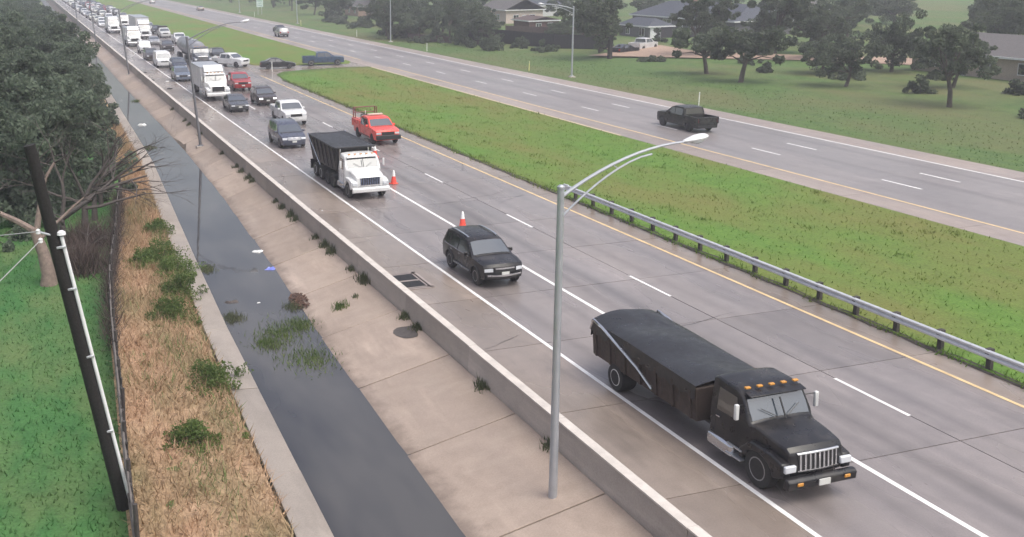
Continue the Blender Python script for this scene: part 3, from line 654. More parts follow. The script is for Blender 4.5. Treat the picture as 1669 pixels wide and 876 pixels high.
def build_car(kind, pm, lod, rim=RIM, grille=None, lit=False):
    c = Car(**SPEC[kind]); root = empty('vehicle')
    body = bpy.data.objects.new('body', c.body_mesh('body', pm)); link(body, root)
    bv = body.modifiers.new('edge', 'BEVEL'); bv.width = .06 if lod else .035; bv.segments = 3 if lod else 2; bv.limit_method = 'ANGLE'; bv.angle_limit = R(26)
    c.seg(*c.ws, .90, 'windscreen', WSCR, root); c.seg(*c.rg, .86, 'rear_window', GLASS, root)
    for p in c.win: c.side(p, 'window', GLASS, root)
    b = c.belt; z1, z0 = b-.20, b-.42
    if kind in ('sedan',): z1, z0 = .70, .54
    for sx in (-1, 1):
        c.fpatch(sx*.60, sx*.985, z0+.05, z1-.02, 'headlight', LITL if lit else LAMP, root)
        c.fpatch(sx*.70, sx*.985, b-.35, b-.06, 'taillight', TAIL, root, rear=True)
    c.fpatch(-.54, .54, z0, z1, 'grille', grille or BLACKP, root)
    c.fpatch(-.9, .9, c.zb+.06, c.zb+.20, 'bumper', BLACKP if kind in ('jeep', 'suv') else pm, root, off=.05, nx=7)
    c.fpatch(-.9, .9, c.zb+.06, c.zb+.22, 'bumper', BLACKP, root, off=.05, rear=True, nx=7)
    for yw in c.wheels:
        for sx in (-1, 1): wheel(root, sx*(c.W/2-.125), yw-c.L/2, c.rw, .25, rim, sx, lod)
    if lod > 1:
        for yw in c.wheels:
            for sx in (-1, 1):
                pts = [c.D(sx, yw+c.rw*1.2*math.cos(q), c.rw+c.rw*1.2*math.sin(q))+Vector((sx*.01, 0, 0)) for q in [math.pi*i/10 for i in range(11)]]
                MB().tube(pts, .035, 6).build('arch_trim', BLACKP, root)
        for sx in (-1, 1):
            MB().tube([c.D(sx, yq, b+.005)+Vector((sx*.014, 0, 0)) for yq in (1.6, 2.6, 3.6, 4.4)], .012, 5).build('belt_trim', CHROME, root)
            MB().tube([c.D(sx*.82, yq, zq)+Vector((0, 0, .004)) for yq, zq in ((.2, 1.065), (.8, 1.12), (1.3, 1.168))], .006, 4).build('hood_seam', BLACKP, root)
    # dark floor pan closes the arches from inside
    MB().box((0, 0, c.zb+.16), (c.W-.56, c.L-.5, .30)).build('underbody', BLACKP, root, False)
    if lod:
        ym = c.ws[0][0]+.42
        for sx in (-1, 1):
            q = c.D(sx, ym, b+.05); MB().box((q.x+sx*.11, q.y, q.z+.06), (.20, .10, .17)).build('mirror', pm if kind != 'jeep' else BLACKP, root, bevel=.04)
            MB().box((c.D(sx, c.L/2, c.zb).x*.985, 0, c.zb+.07), (.06, c.wheels[1]-c.wheels[0]-2.4*c.rw, .10)).build('sill', BLACKP, root, bevel=.02)
            for p in c.win[:2]:
                if kind == 'van': break
                yh = p[1][0]-.16; q = c.D(sx, yh, b-.12); MB().box((q.x+sx*.012, q.y, q.z), (.03, .17, .035)).build('door_handle', CHROME if lod > 1 else pm, root, bevel=.01)
                yd = p[1][0]+.04
                lo = [c.D(sx, yd, z) for z in (c.zb+.16, (c.zb+b)/2, b)]
                MB().tube([v+Vector((sx*.001, 0, 0)) for v in lo], .006, 4).build('door_seam', BLACKP, root)
        MB().box((0, c.D(0, c.yf(c.zb+.28), c.zb+.28).y-.02, c.zb+.28), (.34, .03, .13)).build('number_plate', M('plate_white', (.6, .6, .58), .5), root)
        hy = c.ws[0][0]; MB().tube([c.D(x, hy-.03, c.ws[0][1]) + Vector((0, -.02, .012)) for x in (-.85, -.4, 0, .4, .85)], .015, 5).build('wiper', BLACKP, root)
    if 'rails' in SPEC[kind] and lod:
        a, e = SPEC[kind]['rails']
        for sx in (-1, 1):
            pts = [c.D(sx*.86, a+(e-a)*f, c.roof-.02) + Vector((0, 0, .02+.06*math.sin(math.pi*f)**.4)) for f in [i/8 for i in range(9)]]
            MB().tube(pts, .032, 6).build('roof_rail', CHROME, root)
    if 'bed' in SPEC[kind]:
        y0, y1, zt = SPEC[kind]['bed']; yc = (y0+y1)/2-c.L/2
        for sx in (-1, 1):
            x = c.D(sx, (y0+y1)/2, 1.0).x-sx*.06
            MB().box((x, yc, (zt+.72)/2), (.12, y1-y0-.02, zt-.72)).build('bed_side', pm, root, bevel=.02)
        MB().box((0, y1-c.L/2-.05, (zt+.74)/2), (c.W*.82, .09, zt-.74)).build('tailgate', pm, root, bevel=.02)
        MB().box((0, yc, .935), (c.W*.82, y1-y0-.1, .02)).build('bed_floor', BLACKP, root, False)
    return root, c
LIST = []
def car(kind, name, color, x, yfront, label, cat, group, rz=0, lod=0, rim=RIM, grille=None, sc=1, lit=False):
    key = (kind, lod, rim.name, grille.name if grille else '', lit)
    if key not in TPL:
        root, c = build_car(kind, color, lod, rim, grille, lit); TPL[key] = (root, c, color)
    else:
        t0, c, oc = TPL[key]; root = copy_tree(t0, None, {oc: color})
    root.name = name; L = c.L*sc
    if abs(rz) < .2: yfront -= .85
    d = Vector((math.sin(rz), -math.cos(rz), 0))     # heading
    root.location = Vector((x, yfront, 0)) - d*(L/2) if abs(rz) < 1 else Vector((x, yfront, 0))
    root.rotation_euler = (0, 0, rz); root.scale = (sc, sc, sc)
    return tag(root, label, cat, group)

# --- trucks
def truck_cab(root, pm, hoodw=.80, lod=1, grille=CHROME, w=2.38, big=True):
    def plan(y, z): return hoodw + (1-hoodw)*clamp((y-1.25)/.3) if big else 1
    c = Car(L=3.1, W=w, rw=.52, wheels=(), zb=.78, belt=1.72, roof=2.72, tum=.1, plan=plan, nose=.10, tail=.0, crown=.06, ycuts=[1.25, 1.4, 1.55],
            top=[(.06, .78), (.0, 1.0), (.04, 1.52), (.2, 1.66), (1.45, 1.86), (1.80, 2.55), (2.05, 2.70), (2.9, 2.74), (3.1, 2.66), (3.1, .78)])
    body = bpy.data.objects.new('cab', c.body_mesh('cab', pm)); link(body, root)
    bv = body.modifiers.new('edge', 'BEVEL'); bv.width = .05; bv.segments = 2; bv.limit_method = 'ANGLE'; bv.angle_limit = R(38)
    c.seg((1.45, 1.86), (1.80, 2.55), .90, 'windscreen', WSCR, body)
    c.side([(1.85, 1.80), (2.75, 1.76), (2.75, 2.48), (2.0, 2.48)], 'window', GLASS, body)
    gl_ = c.fpatch(-.72, .72, .98, 1.50, 'grille', BLACKP if lod else grille, body)
    if lod:
        for k in range(9):
            xn = -.66+k*.165; c.fpatch(xn-.03, xn+.03, .99, 1.49, 'grille_bar', grille, gl_, off=.035, nx=2)
        for z in (.97, 1.49): c.fpatch(-.76, .76, z, z+.05, 'grille_surround', CHROME, gl_, off=.04)
        for sx in (-1, 1):
            MB().tube([c.D(sx, 1.78, z)+Vector((sx*.002, 0, 0)) for z in (.85, 1.3, 1.75)], .008, 4).build('door_seam', BLACKP, body)
            MB().tube([c.D(sx, 2.8, z)+Vector((sx*.002, 0, 0)) for z in (.85, 1.3, 1.75)], .008, 4).build('door_seam', BLACKP, body)
            MB().box((c.D(sx, 2.65, 1.5).x+sx*.02, 2.65-1.55, 1.5), (.04, .16, .04)).build('door_handle', CHROME, body)
            MB().box((sx*(w/2-.08), .35, .55), (.3, .6, .05)).build('step', GALV, root); MB().box((sx*(w/2-.08), .35, .85), (.26, .6, .05)).build('step', GALV, root)
        MB().box((0, .17, 2.60), (w*.84, .26, .04), rx=.25).build('sun_visor', pm, body, bevel=.015)
        MB().box((0, -.13, 2.2), (.035, .03, .62), rx=-.47).build('windscreen_divider', BLACKP, body)
        for sx in (-1, 1): MB().tube([(sx*.15, -.155, 1.93), (sx*.6, -.02, 2.2)], .012, 4).build('wiper', BLACKP, body)
    for sx in (-1, 1):
        f = MB(); yc, rz_ = 1.02-1.55, .52
        pr = [(yc+.68*math.cos(a), rz_+.68*math.sin(a)) for a in [math.pi*(1.02-1.02*i/10)-.0 for i in range(11)]]
        pr = [(yc-.95, .80), (yc-.92, 1.22), (yc-.5, 1.34), (yc+.30, 1.36), (yc+.72, .95), (yc+.72, .62), (yc+.62, .62)]+[(yc+.60*math.cos(a), rz_+.60*math.sin(a)) for a in [.2+(math.pi-.4)*i/8 for i in range(9)]]
        f.prism(pr, sx*.80, sx*(w/2+.02)); fo = f.build('fender', pm, body, bevel=.05)
        MB().box((sx*(w/2-.20), -1.55+.05, 1.08), (.34, .10, .22)).build('headlight', LAMP, fo, bevel=.03)
        MB().box((sx*(w/2+.22), .30-.2, 2.15), (.12, .10, .50)).build('mirror', M('mirror_white', (.6, .6, .6), .4), body, bevel=.03)
        MB().tube([(sx*(w/2-.05), .2, 2.3), (sx*(w/2+.2), .1, 2.35)], .018, 5).build('mirror_arm', BLACKP, body)
        MB().box((sx*(w/2-.2), 1.0, .62), (.5, 1.1, .45)).build('fuel_tank', CHROME, root, bevel=.1)
    bp = MB(); bp.prism([(-1.60, .50), (-1.72, .55), (-1.74, .78), (-1.66, .86), (-1.55, .86), (-1.52, .50)], -w/2, w/2); bp.build('bumper', pm if lod else CHROME, root, bevel=.03)
    for k in (-2, -1, 0, 1, 2): MB().box((k*.38, .35, 2.74), (.16, .10, .06)).build('marker_lamp', M('amber_lens', (.55, .25, .04), .3), body, bevel=.015)
    MB().box((0, 1.1, .74), (.95, 4.0, .34)).build('chassis', BLACKP, root)
    for sx in (-1, 1): wheel(root, sx*(w/2-.16), 1.02-1.55, .52, .30, RIM, sx, lod)
    return c
def axles(root, ys, w=2.4, rim=RIMW, lod=1, rw=.52):
    for y in ys:
        for sx in (-1, 1): wheel(root, sx*(w/2-.28), y, rw, .54, rim, sx, lod, dual=True)
BEDBLK = M('black_steel_bed', (.022, .022, .026), .45, .2, var=.3)
def dump_truck(x, yfront, label, pm):
    root = empty('dump_truck', (x, yfront+1.72, 0), 0, label, 'dump truck', 'trucks in the queue')
    truck_cab(root, pm, grille=M('blue_chrome_grille', (.16, .19, .30), .3, .6))
    y0, y1 = 1.95, 8.1
    MB().box((0, 4.6, .80), (.9, 6.6, .36)).build('frame_rail', BLACKP, root)
    bed = MB(); o = bed
    def ring(y, zb, zt, wb, wt): return [(-wb, y, zb), (wb, y, zb), (wt, y, zt), (-wt, y, zt)]
    b = ring(y0, 1.25, 2.95, 1.02, 1.28)+ring(y1, 1.05, 2.95, 1.02, 1.28)
    bed.add(b, [(0, 1, 2, 3), (4, 7, 6, 5), (0, 4, 5, 1), (0, 3, 7, 4), (1, 5, 6, 2), (3, 2, 6, 7)])
    bo = bed.build('dump_bed', BEDBLK, root, False, bevel=.03)
    for sx in (-1, 1):
        for k in range(7):
            yy_ = y0+.2+k*.95; MB().tube([(sx*1.03, yy_, 1.3), (sx*1.31, yy_, 2.9)], .055, 4).build('rib', BEDBLK, bo, False)
        MB().tube([(sx*1.29, y0-.06, 2.97), (sx*1.29, y1+.03, 2.97)], .06, 6).build('top_rail', BEDBLK, bo)
        MB().tube([(sx*1.36, 4.9, 1.2), (sx*1.36, 6.6, 2.2), (sx*1.36, y1-.05, 3.02)], .045, 6).build('tarp_arm', CHROME, root)
    tm = MB(); nx, ny = 9, 13
    tv = [((-1+2*i/(nx-1))*1.24, y0+(y1-y0)*j/(ny-1), 2.99-.12*math.sin(math.pi*i/(nx-1))*math.sin(math.pi*j/(ny-1))**.5+.02*math.sin(j*2.1+i)) for j in range(ny) for i in range(nx)]
    tm.add(tv, [(j*nx+i, j*nx+i+1, (j+1)*nx+i+1, (j+1)*nx+i) for j in range(ny-1) for i in range(nx-1)])
    tm.build('tarp', TARP, bo)
    MB().box((0, y0-.28, 3.0), (2.66, .62, .10), rx=-.06).build('cab_shield', BEDBLK, bo, False, bevel=.03)
    MB().box((0, y0-.08, 2.2), (2.3, .14, 1.5)).build('headboard', BEDBLK, bo, False)
    axles(root, (2.75, 4.0), rim=RIMD); axles(root, (5.5, 6.85))
    for sx in (-1, 1): MB().tube([(sx*.95, 1.72, 1.0), (sx*.95, 1.72, 3.1)], .07, 10).build('exhaust_stack', CHROME, root)
    for sx in (-1, 1): MB().box((sx*1.0, 7.85, .75), (.5, .03, .7)).build('mud_flap', BLACKP, root)
    MB().box((0, -1.50, 1.56), (.20, .05, .10)).build('emblem', CHROME, root, bevel=.03)
    return root
def box_truck(x, yfront, label, pm, boxm, bl=5.6, zt=3.55, bw=2.5, lod=1, name='box_truck', fairing=True):
    root = empty(name, (x, yfront+1.72, 0), 0, label, 'truck', 'trucks in the queue')
    truck_cab(root, pm, lod=lod, grille=BLACKP)
    y0 = 1.85; b = MB().box((0, y0+bl/2, (zt+1.05)/2), (bw, bl, zt-1.05)).build('cargo_box', boxm, root, False, bevel=.04)
    for z in (1.08, zt-.04): MB().box((0, y0+bl/2, z), (bw+.05, bl+.05, .10)).build('trim_rail', GALV, b, False)
    for sx in (-1, 1):
        for yy_ in (y0+.03, y0+bl-.03): MB().box((sx*bw/2, yy_, (zt+1.05)/2), (.08, .08, zt-1.1)).build('corner_post', GALV, b, False)
        MB().box((sx*bw*.47, y0+bl*.45, .78), (.05, 2.0, .35)).build('side_guard', BLACKP, root, False)
    if fairing:
        f = MB(); f.prism([(1.7, 2.75), (.95, 2.78), (1.35, 3.25), (1.8, 3.45)], -1.0, 1.0); f.build('roof_fairing', pm, root, bevel=.06)
    MB().box((0, y0+bl/2, .86), (.9, bl, .3)).build('frame_rail', BLACKP, root)
    axles(root, (y0+bl-1.3,), lod=lod)
    return root
def tanker(x, yfront, label):
    root = empty('tanker_truck', (x, yfront+1.72, 0), 0, label, 'tanker truck', 'trucks in the queue')
    truck_cab(root, paint('dark_grey_blue', (.10, .11, .14)), grille=CHROME)
    prof_ = [(.05, 2.6), (.7, 2.62), (1.05, 2.75), (1.12, 3.1), (1.12, 15.4), (1.05, 15.8), (.6, 15.95), (.05, 15.97)]
    tk = MB().lathe(prof_, 28, 'Y', (0, 0, 2.15)); o = tk.build('tank', M('brushed_tank_steel', (.30, .30, .33), .35, .6), root)
    for yy_ in (3.2, 5.4, 7.8, 10.2, 12.8, 15.2): MB().lathe([(1.10, -.05), (1.155, -.05), (1.155, .05), (1.10, .05)], 28, 'Y', (0, yy_, 2.15)).build('band', GALV, o)
    for yy_ in (5.0, 8.6, 12.2): MB().lathe([(.3, 0), (.3, .14), (.22, .2)], 14, c=(0, yy_, 3.24)).build('manhole', GALV, o)
    MB().box((0, 9.2, 3.27), (.5, 11.4, .05)).build('catwalk', GALV, o, False)
    MB().box((0, 8.6, .95), (.9, 13.6, .3)).build('frame_rail', BLACKP, root)
    MB().box((0, 7.5, .75), (2.2, 1.6, .6)).build('equipment_box', BLACKP, root, bevel=.03)
    axles(root, (2.3, 3.6)); axles(root, (13.4, 14.7)); return root
def semi(x, yfront, label):
    root = empty('semi_trailer_truck', (x, yfront+1.72, 0), 0, label, 'semi truck', 'trucks in the queue')
    truck_cab(root, paint('semi_white', (.55, .56, .58)), lod=0, grille=BLACKP)
    MB().prism([(1.0, 2.72), (.55, 2.80), (1.1, 3.5), (2.2, 3.75), (2.2, 1.0), (1.5, 1.0)], -1.1, 1.1).build('sleeper', paint('semi_white', (.55, .56, .58)), root, bevel=.06)
    t_ = MB().box((0, 9.9, 2.55), (2.58, 13.2, 2.9)).build('trailer', M('trailer_pale', (.50, .49, .50), .45, var=.1), root, False, bevel=.04)
    for z in (1.14, 3.96): MB().box((0, 9.9, z), (2.63, 13.25, .1)).build('trim_rail', GALV, t_, False)
    MB().box((0, 8, .9), (.9, 12, .3)).build('frame_rail', BLACKP, root)
    axles(root, (2.4, 3.7, 14, 15.3), lod=0); return root

# colours
P_BLACK = paint('black', (.012, .012, .015)); P_WHITE = paint('white', (.72, .72, .73)); P_BLUEG = paint('blue_grey', (.075, .085, .125), .3)
P_RED = paint('dark_red', (.33, .018, .022)); P_ORANGE = paint('orange_red', (.80, .06, .035)); P_BROWN = paint('dark_brown', (.055, .042, .042), .3)
P_GREY = paint('grey', (.075, .078, .088), .4); P_BLUE = paint('steel_blue', (.05, .085, .16), .3); P_SILVER = paint('silver', (.38, .38, .40), .4)
P_DARK = paint('near_black', (.025, .026, .03)); P_NAVY = paint('navy', (.03, .038, .065), .2); P_DGREEN = paint('black_green', (.016, .018, .018))
Q = 'vehicles queued in the carriageway beside the canal'; Q2 = 'vehicles on the far carriageway'
car('suv', 'suv', P_BLACK, 18.5, 38.9, 'shiny black sport utility vehicle with chrome roof rails near the drain grate', 'suv', Q, lod=2, rim=RIM, grille=BLACKP)
SUV0 = bpy.context.scene.objects['suv']; c_ = Car(**SPEC['suv'])
c_.fpatch(-.50, .50, .86, .93, 'chrome_bar', CHROME, SUV0, off=.03)
c_.fpatch(-.88, .88, .56, .64, 'bumper_trim', CHROME, SUV0, off=.07, nx=7)
for sx in (-1, 1): MB().tube([(sx*1.0, -.95, .47), (sx*1.0, .75, .47)], .045, 8).build('side_step', CHROME, SUV0)
DT = dump_truck(18.62, 56.0, 'white cab dump truck with a black tarped bed beside the cones', paint('truck_white', (.74, .74, .74)))
DT.scale = (.95, .95, .88)
car('minivan', 'minivan', P_BLUEG, 18.75, 75.4, 'blue grey minivan following the white cab dump truck', 'minivan', Q, lod=1, grille=P_SILVER)
car('pickup', 'pickup_truck', P_WHITE, 21.75, 86.4, 'white pickup truck between the minivan and the orange work truck', 'pickup truck', Q, lod=1)
car('crossover', 'crossover_car', P_BROWN, 22.4, 100.0, 'dark brown crossover with lit headlights behind the white pickup', 'car', Q, lod=1, lit=True)
car('sedan', 'sedan', P_GREY, 18.95, 96.6, 'grey sedan just ahead of the white box truck', 'car', Q, lod=1)
car('pickup', 'pickup_truck', P_RED, 22.6, 113.0, 'red pickup truck beside the white box truck', 'pickup truck', Q, lod=1)
box_truck(18.6, 104.9, 'large white box truck behind the grey sedan', paint('truck_white', (.74, .74, .74)), M('box_white', (.62, .61, .63), .45, var=.12, scale=.8), 6.6, 3.2)
car('pickup', 'pickup_truck', P_WHITE, 28.6, 139.4, 'white pickup truck turning towards the median crossover', 'pickup truck', Q, rz=R(38), lod=1)
car('sedan', 'sedan', P_DARK, 32.2, 136.2, 'black sedan turning into the median crossover', 'car', 'vehicles in the crossover', rz=R(82), lod=1)
car('pickup', 'pickup_truck', P_BLUE, 39.0, 137.9, 'steel blue pickup truck side-on in the median crossover', 'pickup truck', 'vehicles in the crossover', rz=R(80), lod=1, rim=RIMW)
tanker(23.2, 141.8, 'silver tanker truck with grey cab in the middle lane of the queue')
car('pickup', 'pickup_truck', P_DARK, 26.8, 149.7, 'dark pickup truck between the tanker and the median grass', 'pickup truck', Q)
car('suv', 'suv', P_NAVY, 19.3, 137.2, 'dark blue sport utility vehicle just behind the grey blue hatchback', 'suv', Q)
car('crossover', 'hatchback_car', paint('ice_blue', (.16, .19, .25), .3), 17.95, 125.6, 'grey blue hatchback close behind the large box truck', 'car', Q)
car('van', 'van', P_WHITE, 18.2, 144.3, 'white cargo van beside the tanker, near the edge line', 'van', Q)
car('crossover', 'crossover_car', P_BROWN, 18.0, 156.4, 'dark car between the white van and the white off-roader', 'car', Q)
car('jeep', 'off_road_vehicle', P_WHITE, 18.6, 170.5, 'white boxy off-roader with dark fenders behind the dark car', 'suv', Q)
car('sedan', 'sedan', P_SILVER, 22.3, 188.5, 'silver white sedan in front of the semi truck', 'car', Q)
car('suv', 'suv', P_BROWN, 22.5, 172.3, 'dark brown sport utility vehicle between the tanker and the silver white sedan', 'suv', Q)
car('pickup', 'pickup_truck', P_WHITE, 26.9, 188.5, 'white pickup truck with dark grille in the lane by the median, behind the tanker', 'pickup truck', Q)
fl = car('pickup', 'pickup_truck', paint('bone_white', (.6, .6, .6)), 26.5, 206.2, 'white pickup truck with tall dark canopy beside the semi truck', 'pickup truck', Q)
cp = MB().prism([(-.95, 1.2), (.95, 1.2), (.85, 2.15), (-.85, 2.15)], 1.0, 2.95, 'Y'); cp.build('canopy', BLACKP, fl, bevel=.05)
semi(22.5, 204.0, 'white semi truck with a long pale trailer')
box_truck(18.5, 184.6, 'white delivery truck alone in the lane beside the semi truck', paint('truck_white', (.74, .74, .74)), bpy.data.materials['box_white'], 5.0, 3.2, lod=0)
box_truck(18.5, 225.6, 'white rental truck behind the delivery truck', paint('truck_white', (.74, .74, .74)), bpy.data.materials['box_white'], 5.0, 3.3, lod=0)
box_truck(22.7, 247.5, 'white cab flat roofed truck behind the semi trailer', paint('truck_white', (.74, .74, .74)), M('box_grey', (.25, .25, .27), .5), 4.0, 2.6, lod=0, fairing=False)
rq = random.Random(5); kinds = [('sedan', 'sedan', 'car'), ('suv', 'suv', 'suv'), ('crossover', 'crossover_car', 'car'), ('pickup', 'pickup_truck', 'pickup truck'), ('van', 'van', 'van'), ('minivan', 'minivan', 'minivan')]
cols = [('white', P_WHITE), ('silver', P_SILVER), ('dark grey', P_GREY), ('black', P_DARK), ('white', P_WHITE), ('navy', P_NAVY), ('cream', paint('cream_white', (.66, .66, .6))), ('white', P_WHITE), ('dark red', P_RED), ('brown', P_BROWN)]
for lane, xl_, y_, endn in (('canal-side', 18.5, 240., 'rental truck'), ('middle', 22.6, 263., 'flat roofed truck'), ('median-side', 26.3, 219., 'canopy pickup')):
    n_ = 0
    while y_ < 520 and n_ < 20:
        kd, nm_, ct = kinds[rq.randrange(6)]; cn, pm = cols[rq.randrange(10)]
        if lane == 'canal-side' and y_ < 262: kd, nm_, ct, cn, pm = 'sedan', 'sedan', 'car', 'white', P_WHITE
        car(kd, nm_, pm, xl_+rq.uniform(-.4, .4), y_, '%s %s, %s vehicle behind the %s in the %s lane' % (cn, nm_.replace('_', ' '), ORD[n_], endn, lane), ct, Q)
        y_ += rq.uniform(8.5, 13.5) + (4 if rq.random() < .15 else 0); n_ += 1
car('suv', 'suv', P_SILVER, 47.9, 198.5, 'silver sport utility vehicle driving away on the far carriageway', 'suv', Q2, rz=math.pi)
car('sedan', 'sedan', P_DARK, 50.9, 213, 'dark sedan just ahead of the silver vehicle on the far carriageway', 'car', Q2, rz=math.pi)
car('sedan', 'sedan', paint('beige', (.42, .38, .33)), 54.0, 332, 'small beige sedan far up the far carriageway', 'car', Q2, rz=math.pi)
car('sedan', 'sedan', P_WHITE, 48.6, 412, 'tiny white sedan at the far end of the far carriageway', 'car', Q2, rz=math.pi)
car('pickup', 'pickup_truck', P_DGREEN, 50.9, 71.6, 'black pickup truck driving away behind the nearest street lamp', 'pickup truck', Q2, rz=math.pi, lod=1, rim=RIMD)
car('pickup', 'pickup_truck', paint('pale_silver', (.6, .6, .62)), 90.5, 139, 'white pickup truck parked on the driveway by the grey house', 'pickup truck', None, rz=R(118))
car('sedan', 'sedan', paint('black_parked', (.014, .014, .018)), 84.5, 134.5, 'black car parked under the gnarled oak by the driveway', 'car', None, rz=R(110))

# orange service truck: pickup front with a utility body and ladder rack
st = car('pickup', 'service_truck', P_ORANGE, 25.75, 74.2, 'orange red service truck with utility body and ladder rack', 'service truck', Q, lod=1, rim=RIMD, grille=BLACKP)
for o in list(children(st)):
    if o.name.split('.')[0] in ('bed_side', 'tailgate', 'bed_floor'): bpy.data.objects.remove(o)
for sx in (-1, 1):
    u_ = MB().box((sx*.80, 1.98, 1.10), (.46, 2.15, .62)).build('utility_cabinet', P_ORANGE, st, bevel=.03)
    for k in range(3): MB().box((sx*1.035, 1.30+k*.68, 1.12), (.012, .60, .48)).build('cabinet_door', P_ORANGE, u_, bevel=.01)
MB().box((0, 3.02, 1.10), (1.16, .10, .5)).build('tailgate', P_ORANGE, st, bevel=.02)
MB().box((0, 1.95, .96), (1.15, 2.1, .04)).build('bed_floor', BLACKP, st)
for y in (2.95,):
    rk = MB()
    for sx in (-1, 1): rk.tube([(sx*.90, y, 1.38), (sx*.90, y, 2.25)], .045, 6); rk.tube([(sx*.90, y-.5, 1.38), (sx*.90, y-.5, 2.25)], .04, 6); rk.tube([(sx*.90, y-.5, 2.22), (sx*.90, y, 2.22)], .04, 6)
    if y > 2: rk.tube([(-.90, y, 2.22), (.90, y, 2.22)], .045, 6); rk.tube([(-.90, y, 1.8), (.90, y, 1.8)], .035, 6)
    else: rk.tube([(-.86, y, 2.02), (.86, y, 2.02)], .03, 6)
    rk.build('rack', M('rack_dark_red', (.20, .05, .045), .5), st)
hr_ = MB()
for z in (1.35, 1.6, 1.88): hr_.tube([(-.88, 1.02, z), (.88, 1.02, z)], .04, 6)
for x in (-.88, -.3, .3, .88): hr_.tube([(x, 1.02, 1.3), (x, 1.02, 1.92)], .035, 6)
hr_.build('headache_rack', BLACKP, st)
MB().box((0, .2, 1.98), (1.2, .28, .12)).build('light_bar', M('bar_amber', (.6, .5, .42), .3), st, bevel=.03)
MB().box((-.2, 1.6, 1.16), (.7, .9, .4)).build('tool_box', GALV, st, bevel=.02)
MB().box((.15, 2.5, 1.22), (.5, .5, .5)).build('tank', BLACKP, st, bevel=.06)
MB().tube([(-.5, 1.05, 1.3), (-.5, 1.05, 2.2)], .03, 6).build('mast', M('mast_white', (.7, .7, .7), .5), st)
for sx in (-1, 1): MB().tube([(sx*.86, 2.9, 1.42), (sx*.86, 1.1, 1.42)], .025, 6).build('rack_rail', bpy.data.materials['rack_dark_red'] if 'rack_dark_red' in bpy.data.materials else BLACKP, st)
MB().lathe([(.16, 0), (.13, .02), (.02, .62)], 14, c=(.35, 1.4, 1.25)).build('stowed_cone', CONEW, st)
MB().box((0, -2.98, .62), (1.95, .22, .34)).build('push_bumper', BLACKP, st, bevel=.04)

# tarped dump truck leaving the bottom of the view
tt = empty('tarped_truck', (18.25, 23.6, 0), 0, 'black truck with a sagging black tarp over its load, nearest the camera', 'truck', 'trucks in the queue')
root2 = empty('t'); cc = truck_cab(root2, paint('gloss_black', (.014, .014, .017)), lod=1, grille=CHROME, w=2.1, hoodw=.86)
for o in list(children(root2)): o.parent = tt; o.location = o.location*1 + Vector((0, -2.55, 0))
for o in list(children(tt)):
    if not o.name.startswith('wheel'): o.scale = (o.scale[0], o.scale[1], o.scale[2]*.86); o.location.z *= .86
bpy.data.objects.remove(root2)
bd = MB(); b_ = [(-1.12, -.6, .75), (1.12, -.6, .75), (1.19, -.6, 1.75), (-1.19, -.6, 1.75), (-1.12, 5.0, .75), (1.12, 5.0, .75), (1.19, 5.0, 1.75), (-1.19, 5.0, 1.75)]
bo = bd.add(b_, [(0, 1, 2, 3), (4, 7, 6, 5), (0, 4, 5, 1), (0, 3, 7, 4), (1, 5, 6, 2), (3, 2, 6, 7)]).build('dump_bed', M('rusty_dark_bed', (.05, .035, .03), .6, .1, var=.5), tt, False, bevel=.03)
tm = MB(); nx, ny = 21, 41
def tz(i, j):
    a, b2 = i/(nx-1), j/(ny-1); rise = .36*(math.sin(math.pi*clamp(a*.9+.05))**.35)*(.45+.55*clamp(b2*1.6))
    return 1.74+rise+.03*math.sin(b2*13+a*2.2)*math.sin(math.pi*a)+.05*abs(math.sin(a*3.1+b2*1.2))*(1-abs(2*a-1))+.02*math.sin(a*5-b2*7+1)*a*(1-a)*4-.09*math.exp(-((a-.55)**2*5+(b2-.42)**2*9))-.06*math.exp(-((a-.4)**2*6+(b2-.78)**2*30))
tv = [((-1+2*i/(nx-1))*1.20, -.6+5.62*j/(ny-1), tz(i, j)) for j in range(ny) for i in range(nx)]
tm.add(tv, [(j*nx+i, j*nx+i+1, (j+1)*nx+i+1, (j+1)*nx+i) for j in range(ny-1) for i in range(nx-1)])
tk = [(j*nx, j*nx+nx-1) for j in range(ny)]
for side_ in (0, 1):      # skirts hanging over the sides
    base = len(tm.v)
    for j in range(ny):
        x, y, z = tm.v[j*nx+(nx-1)*side_]; tm.v.append((x+(.02 if side_ else -.02), y, z-.38-.06*math.sin(j*1.7)))
    tm.f += [(j*nx+(nx-1)*side_, (j+1)*nx+(nx-1)*side_, base+j+1, base+j) for j in range(ny-1)]
base = len(tm.v)
for i in range(nx):
    x, y, z = tm.v[(ny-1)*nx+i]; tm.v.append((x, y+.03, z-.55))
tm.f += [((ny-1)*nx+i, (ny-1)*nx+i+1, base+i+1, base+i) for i in range(nx-1)]
tm.build('tarp', M('glossy_black_tarp', (.016, .016, .018), .34, var=.3, scale=1.5, bump=.35, bscale=2.2), bo)
for sx in (-1, 1):
    MB().tube([(sx*1.2, 5.05, 1.62), (sx*1.22, 4.85, 1.98), (sx*1.24, 4.3, 1.90), (sx*1.25, 2.2, 1.30), (sx*1.25, 1.4, .95)], .05, 7).build('tarp_arm', CHROME, bo)
MB().tube([(1.23, 4.3, 1.80), (1.23, -.6, 1.78)], .03, 6).build('side_rail', M('rusty_rail', (.30, .20, .15), .6, .3), bo)
for sx in (-1, 1):
    for k in range(7): MB().box((sx*1.165, -.35+k*.85, 1.2), (.07, .10, .86), ry=sx*.07).build('rib', bpy.data.materials['rusty_dark_bed'], bo, False, bevel=.01)
    for k in range(6): MB().tube([(sx*1.235, .1+k*.85, 1.45), (sx*1.2, .1+k*.85, .95)], .008, 4).build('tarp_strap', BLACKP, bo)
